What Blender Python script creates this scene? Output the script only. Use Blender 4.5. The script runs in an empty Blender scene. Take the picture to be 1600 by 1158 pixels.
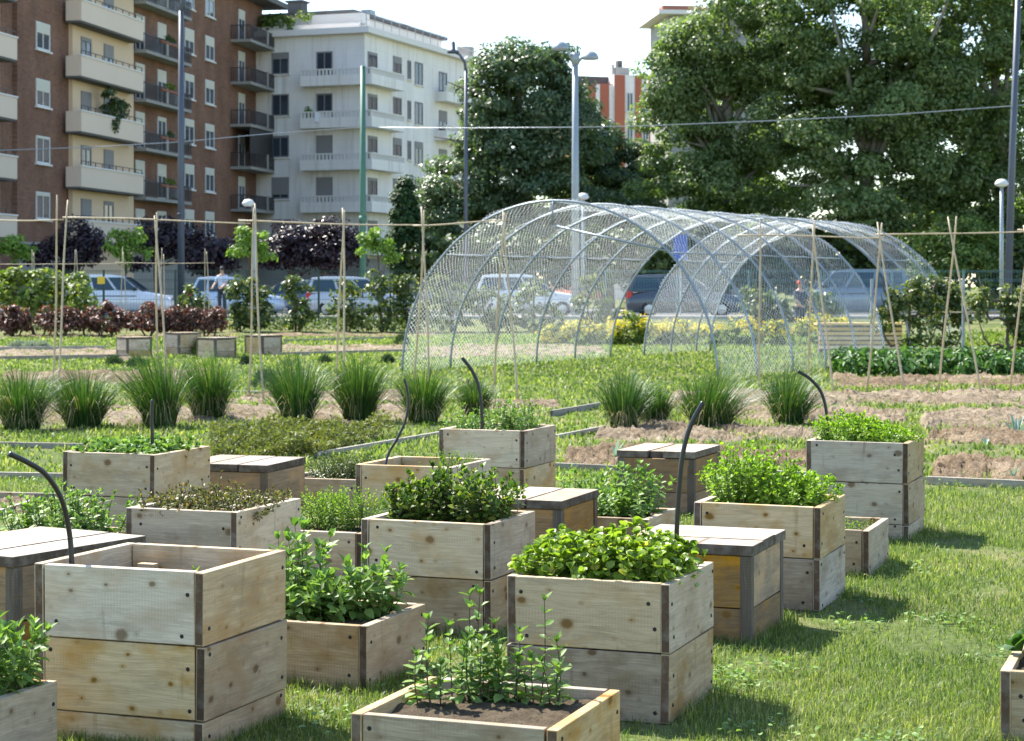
import bpy, bmesh, math, random
import numpy as np
from mathutils import Vector, Matrix, Quaternion
R = math.radians
random.seed(7)
rng = np.random.default_rng(11)
SC = bpy.context.scene
COL = SC.collection

# ------------------------------------------------------------------ camera, sky, sun, exposure
F, HY, CH = 3100.0, 447.0, 1.55            # focal length in photo pixels, horizon row, eye height
cd = bpy.data.cameras.new("camera")
cam = bpy.data.objects.new("camera", cd)
COL.objects.link(cam)
cam.location = (0, 0, CH)
cam.rotation_euler = (R(90), 0, 0)
cd.sensor_width = 36
cd.lens = 36 * F / 1600
cd.shift_y = -(579 - HY) / 1600
cd.clip_end = 2000
cd.dof.use_dof = True
cd.dof.focus_distance = 8.8
cd.dof.aperture_fstop = 9.0
SC.camera = cam

SUN_EL, SUN_AZ = R(50), math.atan2(-0.68, 0.73)
w = bpy.data.worlds.new("World")
SC.world = w
w.use_nodes = True
wn = w.node_tree.nodes
sky = wn.new("ShaderNodeTexSky")
sky.sky_type = 'NISHITA'
sky.sun_disc = False
sky.sun_elevation = SUN_EL
sky.sun_rotation = SUN_AZ
sky.air_density = 1.0
sky.dust_density = 0.35
sky.ozone_density = 1.0
w.node_tree.links.new(sky.outputs[0], wn["Background"].inputs[0])
wn["Background"].inputs[1].default_value = 0.12
sl = bpy.data.lights.new("sun", 'SUN')
sl.energy = 4.4
sl.angle = R(0.5)
sl.color = (1.0, 0.95, 0.87)
sun = bpy.data.objects.new("sun", sl)
COL.objects.link(sun)
sdir = Vector((math.sin(SUN_AZ) * math.cos(SUN_EL), math.cos(SUN_AZ) * math.cos(SUN_EL), math.sin(SUN_EL)))
sun.rotation_euler = sdir.to_track_quat('Z', 'Y').to_euler()
sun.location = (-20, 20, 40)
SC.view_settings.view_transform = 'Standard'
SC.view_settings.look = 'None'
SC.view_settings.exposure = 1.6
SC.view_settings.gamma = 1
SC.cycles.max_bounces = 6
SC.cycles.diffuse_bounces = 3
SC.cycles.transparent_max_bounces = 8
SC.cycles.use_denoising = True


# ------------------------------------------------------------------ helpers: placement
def G(x, y, z=0.0):
    """photo pixel -> point at height z"""
    Y = F * (CH - z) / (y - HY)
    return Vector(((x - 800) / F * Y, Y, z))


def P(x, y, Y):
    return Vector(((x - 800) / F * Y, Y, CH - (y - HY) / F * Y))


def tag(o, label, cat, group=None):
    o["label"] = label
    o["category"] = cat
    if group:
        o["group"] = group
    return o


def thing(name, label, cat, loc=(0, 0, 0), rz=0.0, group=None):
    o = bpy.data.objects.new(name, None)
    COL.objects.link(o)
    o.location = loc
    o.rotation_euler = (0, 0, rz)
    o.empty_display_size = 0.1
    tag(o, label, cat, group)
    return o


def link_mesh(name, me, mats, parent=None, loc=None, rz=0.0):
    o = bpy.data.objects.new(name, me)
    COL.objects.link(o)
    if mats is not None:
        for m in (mats if isinstance(mats, (list, tuple)) else [mats]):
            if len(me.materials) < (len(mats) if isinstance(mats, (list, tuple)) else 1):
                me.materials.append(m)
    if parent is not None:
        o.parent = parent
    if loc is not None:
        o.location = loc
    if rz:
        o.rotation_euler = (0, 0, rz)
    return o


def copy_tree(o, parent=None):
    c = o.copy()
    COL.objects.link(c)
    c.parent = parent
    for ch in list(o.children):
        copy_tree(ch, c)
    return c


class MB:
    """collects shapes for ONE mesh object"""
    def __init__(s):
        s.v, s.f, s.m = [], [], []

    def add(s, vs, fs, mi=0):
        b = len(s.v)
        s.v += [tuple(v) for v in vs]
        s.f += [tuple(b + i for i in f) for f in fs]
        s.m += [mi] * len(fs)
        return s

    def box(s, x0, x1, y0, y1, z0, z1, mi=0):
        return s.add([(x0, y0, z0), (x1, y0, z0), (x1, y1, z0), (x0, y1, z0), (x0, y0, z1), (x1, y0, z1), (x1, y1, z1), (x0, y1, z1)],
                     [(0, 3, 2, 1), (4, 5, 6, 7), (0, 1, 5, 4), (1, 2, 6, 5), (2, 3, 7, 6), (3, 0, 4, 7)], mi)

    def hexa(s, p, mi=0):
        return s.add(p, [(0, 3, 2, 1), (4, 5, 6, 7), (0, 1, 5, 4), (1, 2, 6, 5), (2, 3, 7, 6), (3, 0, 4, 7)], mi)

    def tube(s, pts, r, n=8, cap=True, mi=0):
        pts = [Vector(p) for p in pts]
        rs = r if isinstance(r, (list, tuple)) else [r] * len(pts)
        rings = []
        t0 = (pts[1] - pts[0]).normalized()
        a = t0.orthogonal().normalized()
        for i, p in enumerate(pts):
            t = (pts[min(i + 1, len(pts) - 1)] - pts[max(i - 1, 0)]).normalized()
            a = (a - t * a.dot(t)).normalized()
            b = t.cross(a)
            rings.append([p + (a * math.cos(2 * math.pi * k / n) + b * math.sin(2 * math.pi * k / n)) * rs[i] for k in range(n)])
        vs = [v for rg in rings for v in rg]
        fs = []
        for i in range(len(pts) - 1):
            for k in range(n):
                fs.append((i * n + k, i * n + (k + 1) % n, (i + 1) * n + (k + 1) % n, (i + 1) * n + k))
        if cap:
            fs.append(tuple(range(n - 1, -1, -1)))
            fs.append(tuple((len(pts) - 1) * n + k for k in range(n)))
        return s.add(vs, fs, mi)

    def lathe(s, prof, c=(0, 0, 0), n=16, axis='z', mi=0):
        vs, fs = [], []
        for (r, h) in prof:
            for k in range(n):
                a = 2 * math.pi * k / n
                p = (r * math.cos(a), r * math.sin(a), h)
                if axis == 'y':
                    p = (p[0], p[2], p[1])
                vs.append((p[0] + c[0], p[1] + c[1], p[2] + c[2]))
        for i in range(len(prof) - 1):
            for k in range(n):
                fs.append((i * n + k, i * n + (k + 1) % n, (i + 1) * n + (k + 1) % n, (i + 1) * n + k))
        fs.append(tuple(range(n - 1, -1, -1)))
        fs.append(tuple((len(prof) - 1) * n + k for k in range(n)))
        return s.add(vs, fs, mi)

    def build(s, name, mats, parent=None, smooth=False, loc=None, rz=0.0, bevel=0.0):
        me = bpy.data.meshes.new(name)
        me.from_pydata(s.v, [], s.f)
        if any(s.m):
            me.polygons.foreach_set("material_index", s.m)
        if bevel:
            bm = bmesh.new()
            bm.from_mesh(me)
            bmesh.ops.bevel(bm, geom=[e for e in bm.edges], offset=bevel, segments=2, profile=0.6, affect='EDGES', clamp_overlap=True)
            bm.to_mesh(me)
            bm.free()
        if smooth:
            me.polygons.foreach_set("use_smooth", [True] * len(me.polygons))
        me.update()
        return link_mesh(name, me, mats, parent, loc, rz)


def np_mesh(name, V, T, mats, parent=None, smooth=False, loc=None, mi=None):
    """V (n,3), T (m,k) uniform polygons"""
    V = np.ascontiguousarray(V, dtype=np.float32)
    T = np.ascontiguousarray(T, dtype=np.int32)
    k = T.shape[1]
    me = bpy.data.meshes.new(name)
    me.vertices.add(len(V))
    me.vertices.foreach_set("co", V.ravel())
    me.loops.add(T.size)
    me.loops.foreach_set("vertex_index", T.ravel())
    me.polygons.add(len(T))
    me.polygons.foreach_set("loop_start", np.arange(0, T.size, k, dtype=np.int32))
    if mi is not None:
        me.polygons.foreach_set("material_index", np.asarray(mi, dtype=np.int32))
    if smooth:
        me.polygons.foreach_set("use_smooth", np.ones(len(T), dtype=bool))
    me.update(calc_edges=True)
    me.validate()
    return link_mesh(name, me, mats, parent, loc)


def unit(a):
    return a / np.maximum(np.linalg.norm(a, axis=-1, keepdims=True), 1e-9)


# leaf templates: columns = (along, across, up)
LEAF_FINE = (np.array([(0, 0, 0), (.28, .42, .06), (.28, -.42, .06), (.68, .36, .02), (.68, -.36, .02), (1, 0, -.12), (.3, 0, -.03), (.68, 0, -.06)], float),
             np.array([(0, 6, 1), (0, 2, 6), (6, 3, 1), (6, 7, 3), (6, 2, 4), (6, 4, 7), (7, 5, 3), (7, 4, 5)]))
LEAF_ROUND = (np.array([(0, 0, 0), (.25, .46, .12), (.25, -.46, .12), (.65, .5, .1), (.65, -.5, .1), (.98, .18, -.08), (.98, -.18, -.08), (.35, 0, .02), (.7, 0, .04)], float),
              np.array([(0, 7, 1), (0, 2, 7), (7, 3, 1), (7, 8, 3), (7, 2, 4), (7, 4, 8), (8, 5, 3), (8, 6, 5), (8, 4, 6)]))
LEAF_QUAD = (np.array([(0, 0, 0), (.5, .5, .08), (1, 0, -.05), (.5, -.5, .08)], float), np.array([(0, 2, 1), (0, 3, 2)]))
LEAF_STRAP = (np.array([(0, .5, 0), (0, -.5, 0), (.5, .5, .0), (.5, -.5, .0), (1, 0, 0)], float), np.array([(0, 1, 2), (1, 3, 2), (2, 3, 4)]))


def leaves(pos, d, up, L, W, tpl):
    """place a leaf template at every pos; d = axis, up = approx normal"""
    tv, tf = tpl
    d = unit(d)
    side = unit(np.cross(up, d))
    up = np.cross(d, side)
    L = np.broadcast_to(np.asarray(L, float), (len(pos),))[:, None, None]
    W = np.broadcast_to(np.asarray(W, float), (len(pos),))[:, None, None]
    V = (pos[:, None, :] + d[:, None, :] * tv[None, :, 0:1] * L + side[:, None, :] * tv[None, :, 1:2] * W + up[:, None, :] * tv[None, :, 2:3] * L)
    T = tf[None] + (np.arange(len(pos)) * len(tv))[:, None, None]
    return V.reshape(-1, 3), T.reshape(-1, 3)


def join(parts):
    Vs, Ts, b = [], [], 0
    for V, T in parts:
        Vs.append(V)
        Ts.append(T + b)
        b += len(V)
    return np.concatenate(Vs), np.concatenate(Ts)


def rdir(n):
    return unit(rng.normal(size=(n, 3)))


# ------------------------------------------------------------------ helpers: materials
class NT:
    def __init__(s, name):
        s.m = bpy.data.materials.new(name)
        s.m.use_nodes = True
        s.n = s.m.node_tree.nodes
        s.n.clear()
        s.out = s.n.new("ShaderNodeOutputMaterial")

    def N(s, t, **kw):
        n = s.n.new("ShaderNode" + t)
        for k, v in kw.items():
            if k.startswith("i_"):
                key = k[2:]
                key = int(key) if key.isdigit() else key.replace("_", " ")
                n.inputs[key].default_value = v
            else:
                setattr(n, k, v)
        return n

    def L(s, a, b):
        s.m.node_tree.links.new(a, b)

    def ramp(s, fac, stops):
        r = s.N("ValToRGB")
        e = r.color_ramp.elements
        while len(e) < len(stops):
            e.new(0.5)
        for el, (p, c) in zip(e, stops):
            el.position = p
            el.color = (c[0], c[1], c[2], 1) if not isinstance(c, (int, float)) else (c, c, c, 1)
        s.L(fac, r.inputs[0])
        return r.outputs[0]

    def mix(s, fac, a, b, mode='MIX'):
        n = s.N("MixRGB", blend_type=mode)
        for sock, v in ((n.inputs[0], fac), (n.inputs[1], a), (n.inputs[2], b)):
            if hasattr(v, "links"):
                s.L(v, sock)
            elif isinstance(v, (int, float)):
                sock.default_value = v if sock == n.inputs[0] else (v, v, v, 1)
            else:
                sock.default_value = (v[0], v[1], v[2], 1)
        return n.outputs[0]

    def math(s, op, a, b=0.0):
        n = s.N("Math", operation=op)
        for sock, v in ((n.inputs[0], a), (n.inputs[1], b)):
            if hasattr(v, "links"):
                s.L(v, sock)
            else:
                sock.default_value = v
        return n.outputs[0]

    def noise(s, vec, scale, detail=3.0, rough=0.55, dist=0.0):
        n = s.N("TexNoise")
        n.inputs["Scale"].default_value = scale
        n.inputs["Detail"].default_value = detail
        n.inputs["Roughness"].default_value = rough
        n.inputs["Distortion"].default_value = dist
        if vec is not None:
            s.L(vec, n.inputs["Vector"])
        return n.outputs[0]

    def coords(s, kind="Object"):
        return s.N("TexCoord").outputs[kind]

    def mapping(s, vec, scale=(1, 1, 1), rot=(0, 0, 0), loc=(0, 0, 0)):
        n = s.N("Mapping")
        n.inputs["Scale"].default_value = scale
        n.inputs["Rotation"].default_value = rot
        n.inputs["Location"].default_value = loc
        s.L(vec, n.inputs["Vector"])
        return n.outputs[0]

    def bsdf(s, color, rough=0.6, metal=0.0, bump=None, bstr=0.3, bdist=0.01, spec=0.5, coat=0.0):
        p = s.N("BsdfPrincipled")
        for sock, v in ((p.inputs["Base Color"], color), (p.inputs["Roughness"], rough), (p.inputs["Metallic"], metal)):
            if hasattr(v, "links"):
                s.L(v, sock)
            elif isinstance(v, (int, float)):
                sock.default_value = v
            else:
                sock.default_value = (v[0], v[1], v[2], 1)
        p.inputs["Specular IOR Level"].default_value = spec
        p.inputs["Coat Weight"].default_value = coat
        if bump is not None:
            b = s.N("Bump")
            b.inputs["Strength"].default_value = bstr
            b.inputs["Distance"].default_value = bdist
            s.L(bump, b.inputs["Height"])
            s.L(b.outputs[0], p.inputs["Normal"])
        return p

    def done(s, shader):
        s.L(shader.outputs[0], s.out.inputs[0])
        return s.m


def plain(name, col, rough=0.6, metal=0.0, var=0.12, scale=6.0, spec=0.5, coat=0.0, bump=0.0):
    t = NT(name)
    nz = t.noise(t.coords(), scale, 5)
    c = t.mix(nz, [x * (1 - var) for x in col], [min(1, x * (1 + var)) for x in col])
    return t.done(t.bsdf(c, rough, metal, bump=nz if bump else None, bstr=bump, spec=spec, coat=coat))


def leafmat(name, stops, transl=0.35, rough=0.45, spec=0.4, tcol=None, clump=0.0):
    """leaf colours vary from leaf to leaf; light passes through"""
    t = NT(name)
    g = t.N("NewGeometry")
    ri = g.outputs["Random Per Island"]
    if clump:
        nz = t.noise(t.coords(), clump, 3)
        ri = t.math('ADD', t.math('MULTIPLY', ri, 0.55), t.math('MULTIPLY', nz, 0.5))
    c = t.ramp(ri, stops)
    p = t.bsdf(c, rough, spec=spec)
    tr = t.N("BsdfTranslucent")
    tc = t.mix(1.0, c, tcol or (1.35, 1.5, 0.6), 'MULTIPLY')
    t.L(tc, tr.inputs[0])
    m = t.N("MixShader")
    m.inputs[0].default_value = transl
    t.L(p.outputs[0], m.inputs[1])
    t.L(tr.outputs[0], m.inputs[2])
    return t.done(m)


def woodmat(name, light, dark, warm, warm_amt=0.5, knot=(0.10, 0.055, 0.025), grey=0.0):
    t = NT(name)
    oi = t.N("ObjectInfo").outputs["Random"]
    tc = t.coords()
    off = t.N("VectorMath", operation='ADD')
    cmb = t.N("CombineXYZ")
    for k, mul in enumerate((37.0, 11.0, 23.0)):
        t.L(t.math('MULTIPLY', oi, mul), cmb.inputs[k])
    t.L(tc, off.inputs[0])
    t.L(cmb.outputs[0], off.inputs[1])
    v = off.outputs[0]
    # slow warp so that the grain bends
    warp = t.N("VectorMath", operation='ADD')
    wz = t.noise(t.mapping(v, (2.5, 2.5, 6)), 1.0, 2)
    wc = t.N("CombineXYZ")
    t.L(t.math('MULTIPLY', t.math('SUBTRACT', wz, 0.5), 0.05), wc.inputs[2])
    t.L(v, warp.inputs[0])
    t.L(wc.outputs[0], warp.inputs[1])
    gv = t.mapping(warp.outputs[0], (1.6, 14, 34))
    grain = t.noise(gv, 2.2, 6, 0.65)
    fine = t.noise(t.mapping(warp.outputs[0], (4, 60, 150)), 2.0, 4, 0.7)
    c = t.mix(t.ramp(grain, [(0.3, 0.0), (0.72, 1.0)]), dark, light)
    c = t.mix(t.ramp(fine, [(0.35, 0.55), (0.6, 0.0)]), c, [x * 0.62 for x in dark])
    stain = t.noise(t.mapping(v, (3.2, 3, 5)), 1.3, 4, 0.6)
    c = t.mix(t.math('MULTIPLY', t.ramp(stain, [(0.47, 0.0), (0.68, 1.0)]), warm_amt), c, warm)
    drip = t.noise(t.mapping(v, (16, 10, 2.2)), 1.0, 3, 0.6)
    c = t.mix(t.ramp(drip, [(0.62, 0.0), (0.74, 0.5)]), c, [x * 0.5 for x in warm])
    damp = t.noise(t.mapping(v, (2.2, 2, 9)), 1.7, 6, 0.75)
    c = t.mix(t.ramp(damp, [(0.52, 0.0), (0.58, 0.35), (0.72, 0.5)]), c, [x * 0.62 for x in dark])
    # saw marks
    wv = t.N("TexWave", wave_type='BANDS', bands_direction='X')
    wv.inputs["Scale"].default_value = 26
    wv.inputs["Distortion"].default_value = 1.2
    t.L(v, wv.inputs["Vector"])
    sawm = t.ramp(t.noise(t.mapping(v, (1.5, 1, 7)), 1.4, 2), [(0.5, 0.0), (0.62, 0.2)])
    c = t.mix(t.math('MULTIPLY', wv.outputs[1], sawm), c, [x * 0.5 for x in dark])
    # knots
    vo = t.N("TexVoronoi", voronoi_dimensions='2D')
    vo.inputs["Scale"].default_value = 1.0
    sx_ = t.N("SeparateXYZ")
    t.L(warp.outputs[0], sx_.inputs[0])
    cx_ = t.N("CombineXYZ")
    t.L(t.math('MULTIPLY', sx_.outputs[0], 6.5), cx_.inputs[0])
    t.L(t.math('MULTIPLY', sx_.outputs[2], 8.5), cx_.inputs[1])
    t.L(cx_.outputs[0], vo.inputs["Vector"])
    rnd = t.N("SeparateColor")
    t.L(vo.outputs["Color"], rnd.inputs[0])
    size = t.math('ADD', t.math('MULTIPLY', t.math('POWER', rnd.outputs[0], 3.0), 0.19), 0.004)
    kd = t.math('DIVIDE', t.math('ADD', vo.outputs["Distance"], t.math('MULTIPLY', t.math('SUBTRACT', t.noise(v, 45.0, 3), 0.5), 0.07)), size)
    c = t.mix(t.ramp(kd, [(0.55, 0.95), (1.0, 0.0)]), c, knot)
    halo = t.ramp(t.math('DIVIDE', vo.outputs["Distance"], t.math('ADD', size, 0.10)), [(0.35, 0.45), (1.0, 0.0)])
    c = t.mix(halo, c, [x * 0.75 for x in warm])
    hsv = t.N("HueSaturation")
    t.L(t.math('ADD', t.math('MULTIPLY', oi, 0.34), 0.82), hsv.inputs["Value"])
    t.L(t.math('ADD', t.math('MULTIPLY', t.math('FRACT', t.math('MULTIPLY', oi, 7.3)), 0.6), 0.7), hsv.inputs["Saturation"])
    t.L(c, hsv.inputs["Color"])
    return t.done(t.bsdf(hsv.outputs[0], 0.75, bump=t.math('ADD', grain, t.math('MULTIPLY', fine, 0.6)), bstr=0.35, bdist=0.004, spec=0.25))


def endgrain(name, col):
    t = NT(name)
    oi = t.N("ObjectInfo").outputs["Random"]
    nz = t.noise(t.mapping(t.coords(), (60, 60, 18)), 2.0, 5, 0.7)
    big = t.noise(t.coords(), 14.0, 3)
    c = t.mix(nz, [x * 0.5 for x in col], [x * 1.5 for x in col])
    c = t.mix(t.ramp(big, [(0.45, 0.0), (0.7, 0.5)]), c, (0.30, 0.27, 0.23))
    hsv = t.N("HueSaturation")
    t.L(t.math('ADD', t.math('MULTIPLY', oi, 0.6), 0.7), hsv.inputs["Value"])
    t.L(c, hsv.inputs["Color"])
    return t.done(t.bsdf(hsv.outputs[0], 0.9, bump=nz, bstr=0.5, bdist=0.004, spec=0.15))


M = {}
M['wood'] = woodmat("weathered_pine", (0.69, 0.57, 0.405), (0.52, 0.415, 0.285), (0.42, 0.265, 0.12), 0.75)
M['wood_warm'] = woodmat("warm_pine", (0.62, 0.485, 0.32), (0.45, 0.34, 0.215), (0.37, 0.225, 0.10), 0.75)
M['wood_dirty'] = woodmat("soiled_pine", (0.54, 0.44, 0.31), (0.35, 0.27, 0.18), (0.26, 0.17, 0.085), 0.95)
M['wood_box'] = woodmat("brown_pine", (0.37, 0.245, 0.13), (0.22, 0.14, 0.076), (0.44, 0.23, 0.06), 0.85)
M['wood_lid'] = woodmat("sun_bleached_lid", (0.54, 0.455, 0.345), (0.35, 0.285, 0.21), (0.32, 0.23, 0.14), 0.5)
M['wood_grey'] = woodmat("grey_post", (0.18, 0.148, 0.118), (0.095, 0.078, 0.062), (0.2, 0.15, 0.10), 0.4)
M['edge_wood'] = woodmat("edging_wood", (0.46, 0.42, 0.35), (0.30, 0.27, 0.225), (0.27, 0.19, 0.11), 0.4)
M['end'] = endgrain("end_grain", (0.105, 0.068, 0.044))
M['end_grey'] = endgrain("end_grain_grey", (0.15, 0.135, 0.12))
M['lid_edge_shade'] = endgrain("weathered_shaded_lid_edge", (0.105, 0.08, 0.06))  # weathered rim, with the shade of the upright faces put into its colour
M['screw'] = plain("rusty_screw", (0.02, 0.017, 0.015), 0.6, 0.3)
M['hose'] = plain("black_hose", (0.012, 0.013, 0.016), 0.35)
M['bamboo'] = plain("bamboo", (0.46, 0.37, 0.24), 0.55, var=0.35, scale=9)
M['steel'] = plain("galvanised_tube", (0.23, 0.27, 0.31), 0.4, 0.45)
M['lamp_grey'] = plain("lamp_grey", (0.30, 0.335, 0.365), 0.4, 0.2)
M['lamp_dark'] = plain("lamp_dark", (0.075, 0.09, 0.115), 0.45, 0.2)
M['lamp_green'] = plain("lamp_green", (0.065, 0.17, 0.115), 0.5, 0.1)
M['fence_green'] = plain("fence_green", (0.018, 0.05, 0.038), 0.5)
M['fence_teal'] = plain("fence_teal", (0.08, 0.17, 0.19), 0.5)
M['bark'] = plain("bark", (0.10, 0.078, 0.055), 0.9, var=0.5, scale=3, bump=0.6)
M['bark_grey'] = plain("plane_bark", (0.20, 0.19, 0.155), 0.9, var=0.5, scale=1.6, bump=0.4)
M['stem'] = plain("green_stem", (0.10, 0.14, 0.045), 0.6)
M['stem_dark'] = plain("dark_stem", (0.055, 0.045, 0.028), 0.7)
M['cream'] = plain("cream_render", (0.70, 0.52, 0.345), 0.85, var=0.10, scale=0.25)
M['cream_parapet'] = plain("parapet_render", (0.72, 0.58, 0.45), 0.85, var=0.08, scale=0.3)
M['conc'] = plain("grey_concrete", (0.30, 0.285, 0.26), 0.9, var=0.2, scale=0.5)
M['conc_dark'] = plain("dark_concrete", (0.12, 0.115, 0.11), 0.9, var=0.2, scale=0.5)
def stonemat():
    t = NT("white_stone")
    tc = t.coords()
    big = t.noise(t.mapping(tc, (.25, .25, .12)), 1.5, 5, .6)
    strk = t.noise(t.mapping(tc, (1.6, 1.6, .10)), 1.5, 4, .6)
    c = t.mix(t.ramp(big, [(.35, 0.0), (.7, 1.0)]), (0.86, 0.82, 0.77), (0.73, 0.69, 0.64))
    c = t.mix(t.ramp(strk, [(.52, 0.0), (.75, .55)]), c, (0.40, 0.37, 0.335))
    sp = t.N("SeparateXYZ")
    t.L(tc, sp.inputs[0])
    ln = t.math('FRACT', t.math('MULTIPLY', sp.outputs[2], 1.6))
    c = t.mix(t.ramp(ln, [(.0, .3), (.05, 0.0)]), c, (0.42, 0.39, 0.36))
    return t.done(t.bsdf(c, 0.85, spec=.2))


M['stone'] = stonemat()
M['stone_trim'] = plain("stone_trim", (0.74, 0.70, 0.65), 0.85, var=0.06, scale=0.5)
M['rail'] = plain("dark_railing", (0.035, 0.032, 0.034), 0.5)
M['frame_white'] = plain("white_frame", (0.62, 0.63, 0.62), 0.5, var=0.04)
M['frame_grey'] = plain("grey_frame", (0.22, 0.20, 0.19), 0.6, var=0.06)
M['shutter_cream'] = plain("roller_shutter", (0.60, 0.57, 0.47), 0.7, var=0.05)
M['shutter_grey'] = plain("grey_shutter", (0.24, 0.23, 0.22), 0.7, var=0.07)
M['glass'] = plain("window_glass", (0.035, 0.05, 0.07), 0.06, var=0.2, scale=0.6)
M['roof_tile'] = plain("roof_tile", (0.30, 0.12, 0.075), 0.8, var=0.2)
M['metal_white'] = plain("white_metal", (0.6, 0.6, 0.6), 0.5)
M['red_panel'] = plain("red_panel", (0.42, 0.13, 0.075), 0.8, var=0.12, scale=0.4)
M['blue'] = plain("blue_enamel", (0.015, 0.08, 0.42), 0.4)
M['yellow'] = plain("yellow_sign", (0.75, 0.48, 0.03), 0.5)
M['skin'] = plain("skin", (0.50, 0.30, 0.21), 0.55, var=0.05)
M['hair'] = plain("dark_hair", (0.03, 0.022, 0.018), 0.6)
M['shirt'] = plain("pale_blue_shirt", (0.52, 0.60, 0.74), 0.8, var=0.08, scale=8)
M['trousers'] = plain("dark_trousers", (0.035, 0.04, 0.055), 0.85)
M['jacket'] = plain("navy_jacket", (0.03, 0.04, 0.07), 0.85)
M['red_cap'] = plain("orange_red_cap", (0.62, 0.075, 0.025), 0.7)
M['cloth_white'] = plain("laundry", (0.7, 0.7, 0.76), 0.9)
M['tyre'] = plain("tyre", (0.018, 0.018, 0.018), 0.8)
M['rim'] = plain("alloy_rim", (0.45, 0.45, 0.46), 0.3, 0.8)
M['car_glass'] = plain("car_glass", (0.03, 0.06, 0.085), 0.05, var=0.1)
M['car_dark'] = plain("car_trim", (0.02, 0.02, 0.022), 0.5)
M['tail_red'] = plain("tail_lamp", (0.5, 0.02, 0.02), 0.2)
M['head_lamp'] = plain("head_lamp", (0.75, 0.77, 0.8), 0.1)
M['bench_wood'] = woodmat("bench_wood", (0.86, 0.66, 0.37), (0.74, 0.54, 0.28), (0.55, 0.38, 0.18), 0.2)


def brickmat(name, d, c1, c2, mortar):
    t = NT(name)
    tc = t.coords()
    dot = t.N("VectorMath", operation='DOT_PRODUCT')
    dot.inputs[1].default_value = (d[0], d[1], 0)
    t.L(tc, dot.inputs[0])
    sp = t.N("SeparateXYZ")
    t.L(tc, sp.inputs[0])
    cb = t.N("CombineXYZ")
    t.L(dot.outputs["Value"], cb.inputs[0])
    t.L(sp.outputs[2], cb.inputs[1])
    b = t.N("TexBrick")
    b.inputs["Color1"].default_value = (*c1, 1)
    b.inputs["Color2"].default_value = (*c2, 1)
    b.inputs["Mortar"].default_value = (*mortar, 1)
    b.inputs["Scale"].default_value = 1.0
    b.inputs["Brick Width"].default_value = 0.34
    b.inputs["Row Height"].default_value = 0.13
    b.inputs["Mortar Size"].default_value = 0.014
    t.L(cb.outputs[0], b.inputs["Vector"])
    nz = t.noise(t.mapping(cb.outputs[0], (0.25, 0.12, 1)), 2.0, 5, 0.65)
    nz2 = t.noise(t.mapping(cb.outputs[0], (1.5, 3, 1)), 2.0, 4, 0.65)
    c = t.mix(t.ramp(nz, [(0.38, 0.0), (0.75, 0.75)]), b.outputs[0], [x * 0.38 for x in c2])
    c = t.mix(t.ramp(nz2, [(0.35, 0.0), (0.8, 0.4)]), c, [x * 1.5 for x in c1])
    return t.done(t.bsdf(c, 0.9, spec=0.2))


M['brick'] = brickmat("brown_brick", (0.176, 0.984), (0.25, 0.122, 0.075), (0.17, 0.084, 0.055), (0.22, 0.17, 0.135))


def carpaint(name, col):
    t = NT(name)
    return t.done(t.bsdf(col, 0.28, 0.1, coat=0.8))


def groundmat(name, stops, s1, s2, bstr=0.6, bd=0.03, mul=(0.75, 1.25)):
    t = NT(name)
    tc = t.coords()
    a = t.noise(tc, s1, 5, 0.6)
    b = t.noise(tc, s2, 6, 0.7)
    c = t.ramp(a, stops)
    c = t.mix(1.0, c, t.ramp(b, [(0.3, mul[0]), (0.7, mul[1])]), 'MULTIPLY')
    return t.done(t.bsdf(c, 0.95, bump=b, bstr=bstr, bdist=bd, spec=0.1))


M['turf'] = groundmat("turf_soil", [(0.25, (0.07, 0.09, 0.028)), (0.45, (0.095, 0.125, 0.036)), (0.6, (0.17, 0.16, 0.072)), (0.75, (0.29, 0.235, 0.135))], 0.9, 24)
M['soil'] = groundmat("dry_soil", [(0.3, (0.18, 0.135, 0.085)), (0.5, (0.30, 0.235, 0.16)), (0.75, (0.42, 0.345, 0.25))], 1.6, 11, 1.0, 0.08, (0.42, 1.3))
M['soil_red'] = groundmat("red_soil", [(0.3, (0.125, 0.085, 0.05)), (0.5, (0.245, 0.178, 0.112)), (0.75, (0.38, 0.30, 0.205))], 1.6, 10, 1.0, 0.09, (0.4, 1.3))
M['potting'] = groundmat("potting_soil", [(0.3, (0.06, 0.045, 0.03)), (0.6, (0.11, 0.085, 0.055)), (0.8, (0.2, 0.16, 0.11))], 14, 60)
M['asphalt'] = groundmat("asphalt", [(0.3, (0.10, 0.10, 0.10)), (0.7, (0.17, 0.165, 0.16))], 0.4, 30, 0.2, 0.01, (0.85, 1.15))
M['paving'] = groundmat("paving", [(0.3, (0.30, 0.285, 0.26)), (0.7, (0.40, 0.38, 0.35))], 0.4, 8, 0.2, 0.01, (0.85, 1.1))

G1 = (0.045, 0.085, 0.016)
M['grass'] = leafmat("grass_blades", [(0.0, (0.04, 0.08, 0.018)), (0.32, (0.082, 0.138, 0.03)), (0.54, (0.15, 0.205, 0.055)), (0.72, (0.26, 0.285, 0.11)), (1.0, (0.50, 0.45, 0.25))], 0.45, 0.5, 0.25, clump=0.8)
M['tussock'] = leafmat("tussock_blades", [(0.0, (0.02, 0.055, 0.014)), (0.5, (0.045, 0.105, 0.024)), (0.93, (0.09, 0.16, 0.036)), (1.0, (0.30, 0.27, 0.12))], 0.3, 0.45)
M['straw'] = leafmat("dry_blades", [(0.0, (0.25, 0.18, 0.08)), (1.0, (0.42, 0.36, 0.20))], 0.3, 0.6)
M['basil'] = leafmat("basil_leaf", [(0.0, (0.10, 0.17, 0.018)), (0.5, (0.22, 0.32, 0.035)), (0.95, (0.34, 0.44, 0.065)), (1.0, (0.5, 0.42, 0.05))], 0.42, 0.4, 0.4)
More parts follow.
